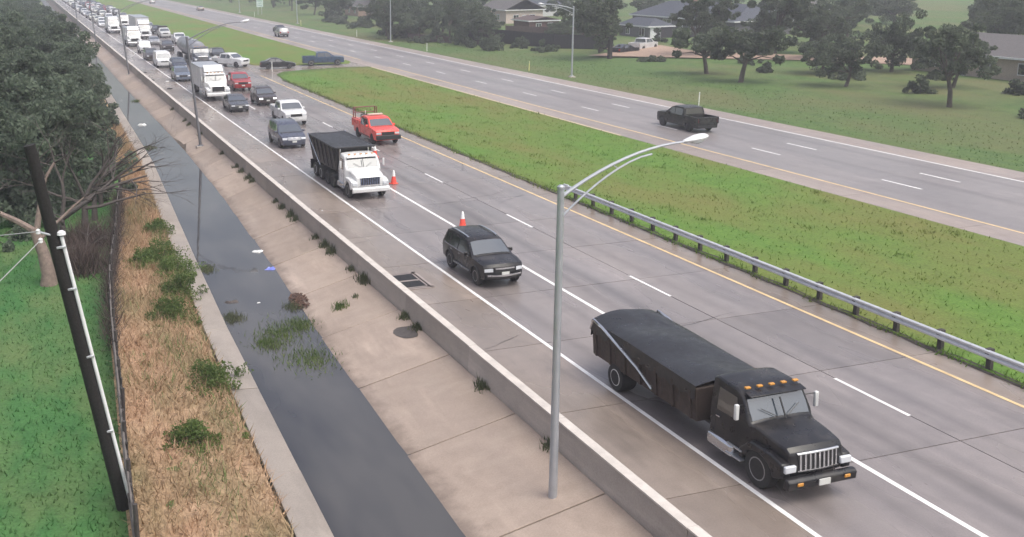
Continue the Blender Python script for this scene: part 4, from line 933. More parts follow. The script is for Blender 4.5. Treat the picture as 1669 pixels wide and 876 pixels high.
MB().box((0, 2.2, .62), (.9, 6, .3)).build('frame_rail', BLACKP, tt)
axles(tt, (3.6,), w=2.3, rw=.45)
MB().box((0, -4.33, .60), (.34, .03, .16)).build('number_plate', bpy.data.materials['plate_white'], tt)
for sx in (-1, 1): MB().box((sx*.72, -4.31, .62), (.18, .04, .09)).build('turn_lamp', bpy.data.materials['amber_lens'], tt, bevel=.02)

# ------------------------------------------------------------------ cones, grate, litter
CONEP = None
def cone(x, y, label):
    global CONEP
    if CONEP is None:
        r_ = empty('traffic_cone')
        MB().box((0, 0, .03), (.52, .52, .06)).build('base', ORANGE, r_, bevel=.03)
        MB().lathe([(.22, .06), (.14, .50), (.132, .56)], 18).build('lower_sleeve', ORANGE, r_)
        MB().lathe([(.132, .56), (.10, .76), (.09, .80), (.055, .98), (.035, 1.0)], 18).build('white_collar', CONEW, r_)
        CONEP = r_
    else: r_ = copy_tree(CONEP)
    r_.location = (x, y, .006); r_.scale = (.86, .86, .86); r_.rotation_euler = (0, 0, random.uniform(0, 1)); tag(r_, label, 'traffic cone', 'traffic cones along the lane line')
cone(20.95, 48.2, 'orange traffic cone behind the black sport utility vehicle')
cone(21.35, 59.9, 'orange traffic cone beside the front of the white cab dump truck')
cone(23.2, 69.0, 'orange traffic cone between dump truck bed and orange service truck')
gd = empty('drain_grate', (15.0, 40.5, .012), 0, 'iron drain grate with pale frame in the road shoulder', 'drain grate')
for xx, yy_, sx, sy in ((-.72, 0, .2, 2.3), (.72, 0, .2, 2.3), (0, -1.12, 1.6, .2), (0, 1.12, 1.6, .2), (-.62, 0, .14, 2.1), (.62, 0, .14, 2.1), (0, -1.0, 1.38, .14), (0, 1.0, 1.38, .14), (0, 0, 1.1, .16)): MB().box((xx, yy_, .0), (sx, sy, .03)).build('frame', FARSH, gd, False)
MB().box((0, 0, -.012), (1.2, 1.95, .02)).build('pit', DIRT, gd, False)
for k in range(22):
    yy_ = -.9+k*.086
    if abs(yy_) < .09: continue
    MB().box((0, yy_, .004), (1.1, .035, .02)).build('bar', M('iron_bar', (.05, .05, .055), .5, .4), gd, False)
def litter(name, mat, pts, rad, label, cat, z, seed):
    rs = random.Random(seed); m = MB(); x0, y0 = pts; n = 9
    ring_ = [(rad*rs.uniform(.5, 1.2)*math.cos(2*math.pi*i/n)*1.3, rad*rs.uniform(.5, 1.2)*math.sin(2*math.pi*i/n)*.8) for i in range(n)]
    v0 = [(a, b, 0) for a, b in ring_]+[(a*.6, b*.6, rad*rs.uniform(.15, .5)) for a, b in ring_]+[(0, 0, rad*.3)]
    m.add(v0, [(i, (i+1) % n, n+(i+1) % n, n+i) for i in range(n)]+[(n+i, n+(i+1) % n, 2*n) for i in range(n)]+[tuple(range(n))[::-1]])
    o = m.build(name, mat, None, False); o.location = (x0, y0, z); return tag(o, label, cat)
PB = M('blue_plastic', (.16, .20, .62), .35); PW = M('white_litter', (.7, .7, .7), .5)
litter('plastic_bag', PB, (10.5, 47.1), .26, 'crumpled blue plastic bag floating by the canal slope', 'litter', WZ, 1)
litter('plastic_bag', PW, (10.55, 50.4), .24, 'white plastic scrap floating near the blue bag', 'litter', WZ, 2)
litter('floating_cup', PW, (8.85, 42.3), .07, 'small white cup floating in mid canal', 'litter', WZ, 3)
litter('plastic_scrap', PW, (9.95, 97), .35, 'long white scrap floating far up the canal', 'litter', WZ, 4)
litter('tyre_scrap', TYRE, (14.5, 128), .35, 'black tyre scrap lying on the far shoulder near the barrier', 'debris', .01, 5)
litter('tyre_scrap', TYRE, (15.3, 118), .30, 'dark tyre scrap on the shoulder, the second from the barrier', 'debris', .01, 6)
litter('tyre_scrap', TYRE, (14.9, 138), .25, 'small dark scrap on the shoulder beyond the others', 'debris', .01, 7)
litter('paper_scrap', PW, (16.2, 126), .25, 'white paper scrap on the shoulder beside the van', 'litter', .01, 8)
litter('tyre_scrap', TYRE, (14.2, 55.6), .07, 'tiny dark scrap on shoulder beside the barrier top weeds', 'debris', .01, 9)
litter('paper_scrap', PW, (15.2, 54.6), .05, 'tiny pale paper scrap on shoulder before the dump truck', 'litter', .01, 10)
litter('floating_branch', DEADB, (7.75, 42.8), .30, 'dark twiggy debris floating near the canal ledge', 'debris', WZ-.03, 11)
BRN = M('brown_leaf_litter', (.12, .065, .045), .85, var=.5, scale=9, bump=.6)
lp = MB(); n_ = 40
for k in range(300):
    a = random.uniform(0, 6.28); d = random.uniform(0, 1)**.8; x, y = 10.5+.38*d*math.cos(a), 41.8+1.1*d*math.sin(a)
    lp.box((x, y, max(WZ, slz(x, y))+random.uniform(0, .10)), (.08, .06, .01), rz=random.uniform(0, 3), rx=random.uniform(-.5, .5))
tag(lp.build('leaf_litter', BRN, None, False), 'brown heap of leaf litter at the foot of the canal slope', 'debris', kind='stuff')
# dark wet hole at the slope top
hp = MB(); pr = [(12.9+.40*math.cos(a)*(1+.18*math.sin(3*a)), 34.9+.7*math.sin(a)*(1+.2*math.cos(2*a+1))) for a in [i*2*math.pi/16 for i in range(16)]]
hp.add([(x, y, slz(x, y)+.02) for x, y in pr], [tuple(range(16))])
tag(hp.build('puddle', M('dark_mud', (.085, .07, .06), .4, var=.5, world=True, scale=6), None, False), None, None, kind='structure')

# ------------------------------------------------------------------ vegetation
def leaf_mesh(name, mat, centers, crad, per, size, seed, flat=.7):
    g = np.random.default_rng(seed); C = np.asarray(centers, float); cr = np.asarray(crad, float)
    idx = np.repeat(np.arange(len(C)), per); n = len(idx)
    d = g.normal(size=(n, 3)); d /= np.linalg.norm(d, axis=1)[:, None]
    rad = cr[idx]*(.45+.6*g.uniform(0, 1, n)**.6); P = C[idx]+d*rad[:, None]*np.array([1, 1, flat])
    a = g.normal(size=(n, 3)); a += d*.2; a /= np.linalg.norm(a, axis=1)[:, None]
    b = np.cross(a, g.normal(size=(n, 3))); b /= np.linalg.norm(b, axis=1)[:, None]
    s_ = size*g.uniform(.5, 1.3, n)[:, None]
    V = np.stack([P-a*s_, P+b*s_*.5, P+a*s_, P-b*s_*.5], 1).reshape(-1, 3)
    me = bpy.data.meshes.new(name); me.vertices.add(4*n); me.vertices.foreach_set('co', V.ravel())
    me.loops.add(4*n); me.loops.foreach_set('vertex_index', np.arange(4*n)); me.polygons.add(n)
    me.polygons.foreach_set('loop_start', np.arange(0, 4*n, 4)); me.update(calc_edges=True); me.materials.append(mat); return me
def tree_variant(seed, H, Rr, nl, per, size, mat, trunk_r=.2, crown_z=.62, vert=.42, bark=BARK, open_=0.):
    g = np.random.default_rng(seed); rs = random.Random(seed)
    lobes = [(g.uniform(-.55, .55, 3)*np.array([Rr, Rr, H*vert*.6]), g.uniform(.45, .72)*Rr) for _ in range(6)]
    cs = []; cr = []
    for _ in range(nl):
        lc, lr = lobes[rs.randrange(6)]; d = g.normal(size=3); d /= np.linalg.norm(d)
        if d[2] < -.6 and rs.random() < .6: d[2] *= -.6
        c = lc+d*lr*g.uniform(.4, 1.0)*(1.22 if rs.random() < .22 else 1)*np.array([1, 1, vert*H/Rr*.75]); c[2] += H*crown_z
        cs.append(c); cr.append(g.uniform(.09, .27)*Rr*(1-open_*.35))
    cm_ = leaf_mesh('crown', mat, cs, cr, per, size, seed)
    t = MB(); top = Vector((rs.uniform(-.4, .4), rs.uniform(-.4, .4), H*crown_z*.62))
    t.tube([(0, 0, -.3), top*.5+Vector((rs.uniform(-.15, .15), rs.uniform(-.15, .15), 0)), top], [trunk_r*1.25, trunk_r, trunk_r*.75], 9)
    for k in range(11):
        c = Vector(cs[k*len(cs)//11]); mid = top.lerp(c, .5)+Vector((rs.uniform(-.4, .4), rs.uniform(-.4, .4), rs.uniform(.0, .5)))
        t.tube([top*rs.uniform(.75, 1), mid, c], [trunk_r*.5, trunk_r*.28, trunk_r*.08], 6)
    return t.mesh('trunk', bark), cm_
DENSE = [tree_variant(10+i, 8.8, 4.2, 120, 220, .16, LEAF, .22, .54, .62) for i in range(4)]
GV = [(7.6, 4.3, 82, .52, .66, .7), (8.6, 3.4, 74, .55, .70, .8), (6.6, 5.0, 84, .56, .52, .9), (8.0, 3.9, 70, .58, .55, 1.0), (6.2, 3.6, 60, .54, .62, .6), (9.2, 4.4, 90, .56, .60, .95)]
GREY = [tree_variant(30+i, H_, R_, n_, 150, .17, LEAF2, .2, cz_, vt_, open_=op_) for i, (H_, R_, n_, cz_, vt_, op_) in enumerate(GV)]
def plant_tree(var, x, y, s_, rz, label, group, name='tree', z=0, sz=None):
    if any(var is g_ for g_ in GREY): var = GREY[int(x*3+y*7) % 6]; sz = sz or s_*(.85+.4*((x*13.7+y*3.1) % 1))
    r_ = empty(name, (x, y, z), rz, label, 'tree', group); r_.scale = (s_, s_, sz or s_)
    for nm, me_ in zip(('trunk', 'crown'), var): link(bpy.data.objects.new(nm, me_), r_)
    return r_
LT = [(.2, 59, .88), (-4.8, 63, 1.0), (.7, 69, .88), (-3.8, 75, 1.05), (1.3, 81, .88), (-3.0, 88, 1.1), (2.0, 95, .9), (-3, 103, 1.1), (3.4, 111, .92), (-2.8, 121, 1.05), (3.6, 130, .9), (-2.8, 141, 1.0),
      (3.6, 152, .86), (-3, 165, .95), (3.4, 178, .82), (-3, 193, .92), (2.8, 208, .8), (-3.4, 226, .9), (2.2, 246, .8), (-4, 266, .9), (1.6, 288, .8), (-4.5, 312, .9), (.8, 340, .85), (-6, 372, .95), (0, 410, .9)]
for i, (x, y, s_) in enumerate(LT):
    lb = 'nearest dark leafy tree overhanging the lawn and bare branches' if i == 0 else ('farthest leafy tree on the canal bank' if i == len(LT)-1 else '%s leafy tree %s, counting away along the canal bank' % (ORD[(i//2)], 'close to the water' if i % 2 == 0 else 'set back behind the waterside row'))
    plant_tree(DENSE[i % 4], x, y, s_, i*1.9, lb, 'leafy trees along the canal bank', 'canal_tree')
# undergrowth shading the bank below those trees
def bush(name, x, y, z, r_, h_, n, per, size, mat, label, cat, group, seed, stems=4):
    g = np.random.default_rng(seed); root = empty(name, (x, y, z), 0, label, cat, group)
    cs = [(g.normal(0, r_*.5), g.normal(0, r_*.62), h_*g.uniform(.12, .75)**1.1) for _ in range(n)]
    cs = [(a, b, c*max(.35, 1.25-(a*a+b*b)/(r_*r_))) for a, b, c in cs]
    link(bpy.data.objects.new('foliage', leaf_mesh('foliage', mat, cs, g.uniform(.12, .42, n)*r_, per, size, seed, .9)), root)
    m = MB()
    for k in range(stems):
        c = cs[k % n]; m.tube([(c[0]*.2, c[1]*.2, -.1), (c[0]*.7, c[1]*.7, c[2]*.6), c], [.03, .02, .008], 5)
    m.build('stem', BARK, root); return root
BS = [('bush', 4.0, 64, 1.2, 2.2), ('bush', 4.9, 71, 1.2, 2.0), ('bush', 5.4, 80, 1.3, 2.0), ('bush', 6.2, 91, 1.3, 2.2), ('bush', 6.8, 104, 1.4, 2.2), ('bush', -2.2, 55.5, 1.9, 2.8), ('bush', -.2, 58, 1.9, 3.0), ('bush', 2.2, 62, 1.9, 3.0), ('bush', -4.6, 57, 2.0, 3.0), ('bush', .4, 66, 2.0, 3.0), ('bush', -2.6, 62, 2.0, 3.2), ('bush', 3.6, 73, 2.0, 3.0), ('bush', 4.8, 85, 2.0, 3.0)]
for i, (nm, x, y, r_, h_) in enumerate(BS):
    bush(nm, x, y, bankz(y, x), r_, h_, 16, 120, .17, LEAF, '%s dark bush %s under the canal trees' % (ORD[i] if i < 5 else ORD[i-5], 'on the bank edge, counting away,' if i < 5 else 'behind the fence,'), 'bush', 'bushes under the canal trees', 50+i)
BK = [(5.5, 48.6, .7, .8, 'green weedy bush on the straw bank beside the fence bend'), (6.0, 46.4, .65, .7, 'green bush at the ledge in the middle of the straw bank'), (4.7, 47.8, .5, .6, 'small green bush beside the fence on the straw bank'),
      (5.6, 43.2, .55, .8, 'upright green bush against the canal ledge'), (4.8, 40.2, .55, .6, 'low green bush amid straw nearer the camera'), (6.0, 54.4, .5, .5, 'small faint bush higher up the straw bank'),
      (5.2, 33.0, .6, .6, 'green bush on the bank closest to the camera'), (3.9, 28.5, .5, .5, 'small bush by the fence closest to the camera')]
for i, (x, y, r_, h_, lb) in enumerate(BK):
    bush('bush', x, y, bankz(y, x)-.03, r_*1.6, h_*1.35, 52, 60, .055, LEAF3, lb, 'bush', 'green bushes on the straw bank', 70+i)
def tuft(name, x, y, z, r_, h_, n, mat, label, cat, group, seed, lean=.5):
    g = np.random.default_rng(seed); pts = np.stack([x+g.normal(0, r_*.5, n), y+g.normal(0, r_*.7, n), np.full(n, z)], 1)
    if name == 'weed': pts[:, 2] = [slz(a, b) if a < 13.4 else -.02 for a, b in zip(pts[:, 0], pts[:, 1])]; pts[:, 0] = np.minimum(pts[:, 0], 13.4)
    o = blades(name, mat, pts-np.array([x, y, z]), h_, .022, lean, None); del o['kind']; o.location = (x, y, z); return tag(o, label, cat, group)
WEED = leafmat('weed_leaves', (.10, .12, .065), (.15, .17, .09), (.22, .21, .13))
WY = [101, 93, 90.5, 84.5, 75, 69.5, 67.7, 65.4, 64.2, 58, 56.3, 54.2, 53.2, 49.2, 47.5, 46.3, 43.2, 41.3, 36.2, 34.9, 29, 24.5]
WH = [.5, .5, .5, .5, .4, .5, .6, .7, .5, .4, .6, .9, .6, .4, .8, .9, .4, 1.0, .5, .5, .6, .4]
for i, (y, h_) in enumerate(zip(WY, WH)):
    tuft('weed', 13.33, y, -.05, .16+.3*h_*random.uniform(.4, .7), .34*h_+.08, int(50+110*h_), WEED, '%s weed clump from the far end along the barrier foot' % (ORD[i] if i < 20 else ['second nearest', 'very nearest'][i-20]), 'weed', 'weeds at the barrier foot', 100+i)
tuft('weed', 11.7, 39.5, slz(11.7, 39.5), .30, .26, 160, LEAF3, 'green weed clump growing in the crack across the canal slope', 'weed', 'weeds in the slope crack', 140)
tuft('weed', 12.5, 40.0, slz(12.5, 40), .14, .16, 50, WEED, 'little weed higher in the crack across the canal slope', 'weed', 'weeds in the slope crack', 141)
WP = [(8.8, 38.2, .9, 'green water weed bed in mid canal'), (9.8, 38.9, .7, 'green water weed bed against the canal slope'), (8.1, 37.2, .6, 'smaller green water weed bed beside the ledge side'), (7.4, 40.7, .45, 'thin water weed along the ledge'),
      (7.6, 48.1, .4, 'sparse water weed by the ledge beside the bushes'), (10.1, 41.2, .35, 'thin water weed before the brown leaf heap'), (9.2, 35.2, 1.0, 'broad green water weed bed closest to the camera'), (11.5, 115, .7, 'dark reed clump where the canal narrows far off'), (9.0, 84, .5, 'reed clump at the ledge under the trees')]
for i, (x, y, r_, lb) in enumerate(WP):
    tuft('water_weed', x, y, WZ-.02, r_, .22, int(500*r_+150), LEAF3 if i not in (3, 4, 5) else WEED, lb, 'water weed', 'water weeds in the canal', 150+i, .85)['kind'] = 'stuff'

# bare trees over the fence
def bare_tree(x, y, z, limbs, seed, label, bark, tr, nm='bare_tree'):
    rs = random.Random(seed); root = empty(nm, (x, y, z), 0, label, 'tree', 'bare trees by the fence'); t = MB(); br = MB()
    def grow(m, p, d, L, rad, depth):
        pts = [p]; rr = [rad]
        for k in range(4):
            d = (d+Vector((rs.uniform(-.28, .28), rs.uniform(-.28, .28), rs.uniform(-.18, .14)))).normalized(); pts.append(pts[-1]+d*L/4); rr.append(rad*(1-.16*(k+1)))
        m.tube(pts, rr, 7 if depth > 2 else 5)
        if depth == 0: return
        for k in range(rs.randint(2, 3) if depth > 1 else 3):
            q = rs.randint(2, 4); nd = (d+Vector((rs.uniform(-.9, .9), rs.uniform(-.9, .9), rs.uniform(-.45, .5)))).normalized()
            grow(br, pts[q], nd, L*rs.uniform(.5, .72), rr[q]*.72, depth-1)
    for p, d, L, rad, dep in limbs: grow(t if dep > 2 else br, Vector(p), Vector(d).normalized(), L, rad, dep)
    t.tube(tr[0], tr[1], 12); t.build('trunk', bark, root); br.build('branches', DEADB, root)['kind'] = 'stuff'; return root
bare_tree(.3, 45.6, 0, [((-.45, .3, 2.4), (-.8, .3, .7), 3.2, .16, 3), ((-.3, .3, 2.5), (.15, .2, 1), 3.0, .14, 3), ((-.2, .2, 2.0), (.7, .5, .8), 2.6, .09, 3)], 3, 'dead pale-trunked tree behind the leaning utility pole',
          PALEB, ([(0, 0, -.2), (.02, .02, .5), (-.12, .1, 1.4), (-.45, .3, 2.5)], [.42, .30, .26, .20]))
bare_tree(2.3, 53.5, 0, [((.1, .1, 1.9), (.8, -.1, .45), 3.4, .12, 4), ((.1, .1, 2.0), (.5, .3, 1), 3.2, .10, 4), ((0, 0, 1.7), (-.7, -.2, .7), 2.8, .09, 4), ((.1, .0, 1.5), (.95, -.4, .05), 3.2, .10, 4), ((.1, 0, 2.0), (-.2, -.3, 1), 2.8, .09, 4)], 8, 'bare tangled tree whose branches reach over the fence and straw bank',
          DEADB, ([(0, 0, -.2), (.05, .05, 1.0), (.1, .1, 2.1)], [.22, .17, .13]))
bare_tree(2.0, 49.5, 0, [((0, 0, .2), (.5, -.6, .5), 1.9, .04, 4), ((0, 0, .2), (-.6, -.3, .6), 1.8, .04, 4), ((0, 0, .2), (.1, .7, .7), 2.0, .04, 4), ((0, .3, .2), (.5, .5, .4), 1.8, .04, 4), ((0, -.8, .1), (.1, -.9, .4), 1.7, .04, 4)], 21, 'brown tangle of dead brush against the fence',
          DEADB, ([(0, 0, -.2), (.0, .02, .2), (0, .02, .4)], [.08, .07, .05]), 'dead_brush')
bare_tree(1.1, 51.0, 0, [((.1, .1, 1.6), (.8, -.5, .6), 3.0, .11, 4), ((.1, .1, 1.8), (.3, -.2, 1), 3.2, .11, 4), ((0, 0, 1.7), (.9, .2, .3), 3.2, .10, 4), ((.1, .0, 1.4), (-.5, -.7, .6), 2.8, .09, 4)], 47, 'bare grey-limbed tree between the dead trunk and the tangled tree',
          DEADB, ([(0, 0, -.2), (.05, .05, .9), (.1, .1, 1.9)], [.17, .14, .11]))
bare_tree(3.0, 57.0, 0, [((.1, .1, 1.5), (.9, -.5, .5), 3.2, .10, 4), ((.1, .1, 1.8), (.7, .1, .9), 3.2, .10, 4), ((0, 0, 1.7), (.9, -.7, .2), 3.0, .09, 4), ((.1, .0, 1.9), (.4, -.8, .8), 3.0, .09, 4)], 33, 'bare many-branched tree leaning over the canal ledge',
          DEADB, ([(0, 0, -.2), (.05, .05, 1.0), (.1, .1, 2.0)], [.18, .14, .11]))
bare_tree(3.6, 60.5, 0, [((0, 0, 1.2), (.9, -.3, .5), 3.0, .09, 4), ((0, 0, 1.4), (.3, -.6, 1), 2.6, .08, 4), ((0, 0, 1.2), (.8, .5, .8), 3.0, .08, 4)], 15, 'smaller bare tree behind the tangled one at the leafy edge',
          DEADB, ([(0, 0, -.2), (.0, .05, .8), (0, 0, 1.6)], [.16, .13, .10]))

tuft('brush_twigs', 1.75, 47.6, 0, 1.0, 1.25, 1500, M('brown_twigs', (.09, .062, .055), .85, var=.4), 'thick brown twig heap leaning on the fence', 'brush', None, 321, .75)['kind'] = 'stuff'
tuft('brush_twigs', 2.3, 52.0, 0, 1.2, 1.3, 1100, bpy.data.materials['brown_twigs'], 'brown twig heap farther along the fence under bare branches', 'brush', None, 322, .8)['kind'] = 'stuff'
# far side trees
GT = 'trees beyond the far carriageway'
FT = [(0, 64.5, 183, .95, 'rounded tree leftmost of the dense row behind the second lamp'), (1, 68, 176, 1.0, 'tall tree second in the dense row behind the verge'), (2, 70.5, 168, .95, 'grey green tree in the middle of the dense row'), (3, 72.5, 161, 1.0, 'spreading tree at the end of the dense row before the dark fence'),
      (0, 74, 192, 1.15, 'tree behind the dense row, further from the road'), (2, 79, 179, 1.1, 'tall tree behind the dense row near the tan roof'), (3, 86, 196, .9, 'tree beside the cream house gable, toward the road'),
      (1, 92, 205, 1.1, 'tree behind the dense row beside the cream house'), (0, 83, 205, 1.1, 'tree beyond the dense row with pale gaps'), (2, 76, 222, 1.1, 'tree deep behind the third lamp'), (3, 86, 236, 1.2, 'large distant tree behind the third lamp')]
for v, x, y, s_, lb in FT: plant_tree(GREY[v], x, y, s_, x, lb, GT)
k = 0
for i in range(26):
    y = 252+i*9.5; x = 76+(i % 3)*11+(i*7 % 5)
    plant_tree(GREY[i % 4], x, y, 1.15+.1*(i % 3), i*2.2, '%s of the far treeline trees past the road sign, counting away' % (ORD[i] if i < 20 else 'twenty-'+ORD[i-20]), 'far treeline')
OAK = tree_variant(61, 7.4, 4.6, 64, 130, .20, LEAF2, .26, .58, .50, M('dark_oak_bark', (.035, .03, .027), .9, var=.4), .6)
plant_tree(OAK, 77.6, 127.5, 1.22, .6, 'gnarled dark-trunked oak beside the dirt driveway', GT, 'oak_tree')
SM = tree_variant(63, 5.2, 3.3, 46, 110, .18, LEAF2, .17, .58, .50, BARK, .7)
plant_tree(SM, 77.4, 105.2, 1.35, 1.3, 'small crooked tree standing alone below the grey house', GT)
plant_tree(SM, 75.3, 96.4, 1.5, 4.0, 'pale-limbed tree next to the small crooked tree', GT)
tall = plant_tree(GREY[1], 113.5, 156, 1.0, 2.0, 'thin tall tree rising in front of the grey house roof', GT, sz=1.15); tall.scale = (.32, .32, 1.15)
EXT = [(0, 82, 88, .9, 'leafy tree to the side of the pale-limbed tree'), (2, 79, 72, 1.0, 'leafy tree at the verge beside the tan bungalow'), (3, 92, 66, 1.1, 'tall tree behind the tan bungalow'), (1, 84, 58, 1.0, 'rounded tree at the extreme edge of the verge'), (0, 100, 112, 1.1, 'tree between the grey house and the tan bungalow'),
       (2, 118, 132, 1.15, 'tall tree shading the end of the grey house'), (3, 128, 110, 1.2, 'large tree behind the tan bungalow roof'), (1, 112, 84, 1.1, 'broad tree beside the tan bungalow gable'), (2, 140, 150, 1.2, 'large tree behind the grey house end'), (0, 150, 128, 1.2, 'distant large tree between rooflines'),
       (3, 165, 165, 1.25, 'distant tree far behind the grey house'), (1, 175, 140, 1.25, 'distant tree far behind the tan bungalow'), (2, 150, 200, 1.25, 'distant tree beyond the grey house ridge'), (0, 185, 190, 1.3, 'distant tree at the top of the neighbourhood'), (3, 200, 160, 1.3, 'distant broad tree at the outer corner'),
       (2, 135, 225, 1.2, 'distant tree behind the cream house'), (1, 160, 240, 1.25, 'far tree past the cream house garden'), (0, 190, 250, 1.3, 'far tree at the back of the gardens'), (3, 215, 225, 1.3, 'far tree at the back corner of the gardens'), (2, 225, 190, 1.3, 'far tree on the rise at the outer corner'),
       (1, 120, 262, 1.2, 'far tree behind the cream house roof'), (3, 105, 246, 1.15, 'far tree beside the cream house, toward the road'), (0, 240, 270, 1.4, 'most distant tree on the outer rise'), (2, 205, 290, 1.4, 'most distant tree behind the gardens'), (1, 160, 300, 1.4, 'most distant tree behind the cream house'), (3, 130, 60, 1.1, 'tree behind the verge trees at the edge'), (1, 150, 90, 1.2, 'distant tree behind the broad tree'), (0, 260, 215, 1.4, 'lone far tree beyond the rise'), (2, 180, 105, 1.3, 'distant tree over the bungalow ridge')]
for v, x, y, s_, lb in EXT: plant_tree(GREY[v], x, y, s_, x*1.3, lb, GT)
for i, (x, y, r_, h_, lb) in enumerate([(75.6, 151, 1.7, 2.2, 'rounded bush at the foot of the dark fence'), (75.3, 142.5, 1.6, 2.0, 'bush in front of the dark fence near the first far lamp'), (78.5, 146.5, 1.2, 1.6, 'small bush between the two bushes by the fence'), (80.5, 121.5, 1.4, 1.3, 'low drooping shrub in front of the oak'),
                                        (69.5, 157, 1.2, 1.4, 'shrub under the spreading tree at the row end'), (66, 171, 1.3, 1.3, 'shrub under the tall tree of the dense row')]):
    bush('bush', x, y, .0, r_, h_, 12, 130, .17, LEAF2, lb, 'bush', 'bushes beyond the far carriageway', 200+i)

RB = random.Random(11)
BELT = [(RB.uniform(66, 74)+max(0, (y-150))*.05, y+RB.uniform(-2, 2)) for y in range(150, 262, 7)]
for i, (x, y) in enumerate(BELT):
    bush('shrub', x, y, 0, RB.uniform(1.4, 2.4), RB.uniform(1.6, 3.0), 18, 110, .19, LEAF2, '%s shrub along the far verge tree belt, counting away' % ORD[i], 'shrub', 'shrubs in the far tree belt', 400+i)
BELT2 = [(88.5, 112), (84, 103), (92, 100), (87, 93), (95, 88), (84, 80), (91, 75), (80, 64), (90, 55), (97, 120), (104, 128), (108, 138), (99, 148), (106, 146)]
for i, (x, y) in enumerate(BELT2):
    bush('shrub', x, y, .1, RB.uniform(1.0, 2.2), RB.uniform(1.2, 2.6), 16, 110, .18, LEAF2, '%s shrub in the gardens beside the driveway and bungalow' % ORD[i], 'shrub', 'garden shrubs beyond the verge', 430+i)
FT3 = [(4, 90, 125, .9, 'tree at the bend of the dirt driveway'), (1, 97, 130, .95, 'tree screening the near half of the grey house'), (3, 101, 122, 1.0, 'taller tree screening the grey house end from the lane'), (5, 108, 132, .95, 'tree close to the near end of the grey house'), (1, 99, 170, .9, 'tree behind the grey wing roof'), (1, 96, 96, .95, 'tree hiding the bungalow corner'), (0, 90, 82, .9, 'tree on the lawn before the bungalow door'),
       (3, 88, 98, .8, 'tree behind the pale-limbed tree'), (2, 105, 120, 1.0, 'tree over the end of the dirt lane'), (0, 132, 142, 1.1, 'tree behind the grey house near end'), (1, 140, 118, 1.15, 'tree deep behind the dirt lane'), (2, 122, 96, 1.1, 'tree behind the bungalow ridge'), (3, 160, 112, 1.2, 'tree in the deep gardens before the blue-grey house'), (0, 142, 175, 1.1, 'tree before the pale house'), (1, 150, 160, 1.1, 'tree beside the pale house'), (2, 170, 205, 1.2, 'tree behind the pale house'), (3, 128, 196, 1.1, 'tree behind the long grey house far end'), (1, 114, 196, 1.0, 'tree between cream house and grey house'), (0, 118, 214, 1.1, 'tree beside the cream house flank')]
for v, x, y, s_, lb in FT3: plant_tree(GREY[v], x, y, s_, x*.7, lb, GT)
FT2 = [(1, 66.5, 190, .9, 'tree crowded against the rounded tree, toward the third lamp'), (3, 69, 183, .95, 'tree wedged between the rounded tree and the tall one'), (0, 74, 172, .9, 'dark tree crowding behind the middle of the dense row'), (2, 76, 165, .7, 'dark tree crowding behind the spreading tree'),
       (3, 70.5, 199, 1.0, 'tree filling the gap before the third lamp'), (1, 80, 194, 1.05, 'tree deep behind the rounded tree'), (1, 84, 152, .75, 'short tree behind the black board fence'), (0, 81, 136, .7, 'short tree just behind the oak'), (2, 93, 163, .8, 'tree beside the brown fence, toward the shed')]
for v, x, y, s_, lb in FT2: plant_tree(GREY[v], x, y, s_, x*2.1, lb, GT)

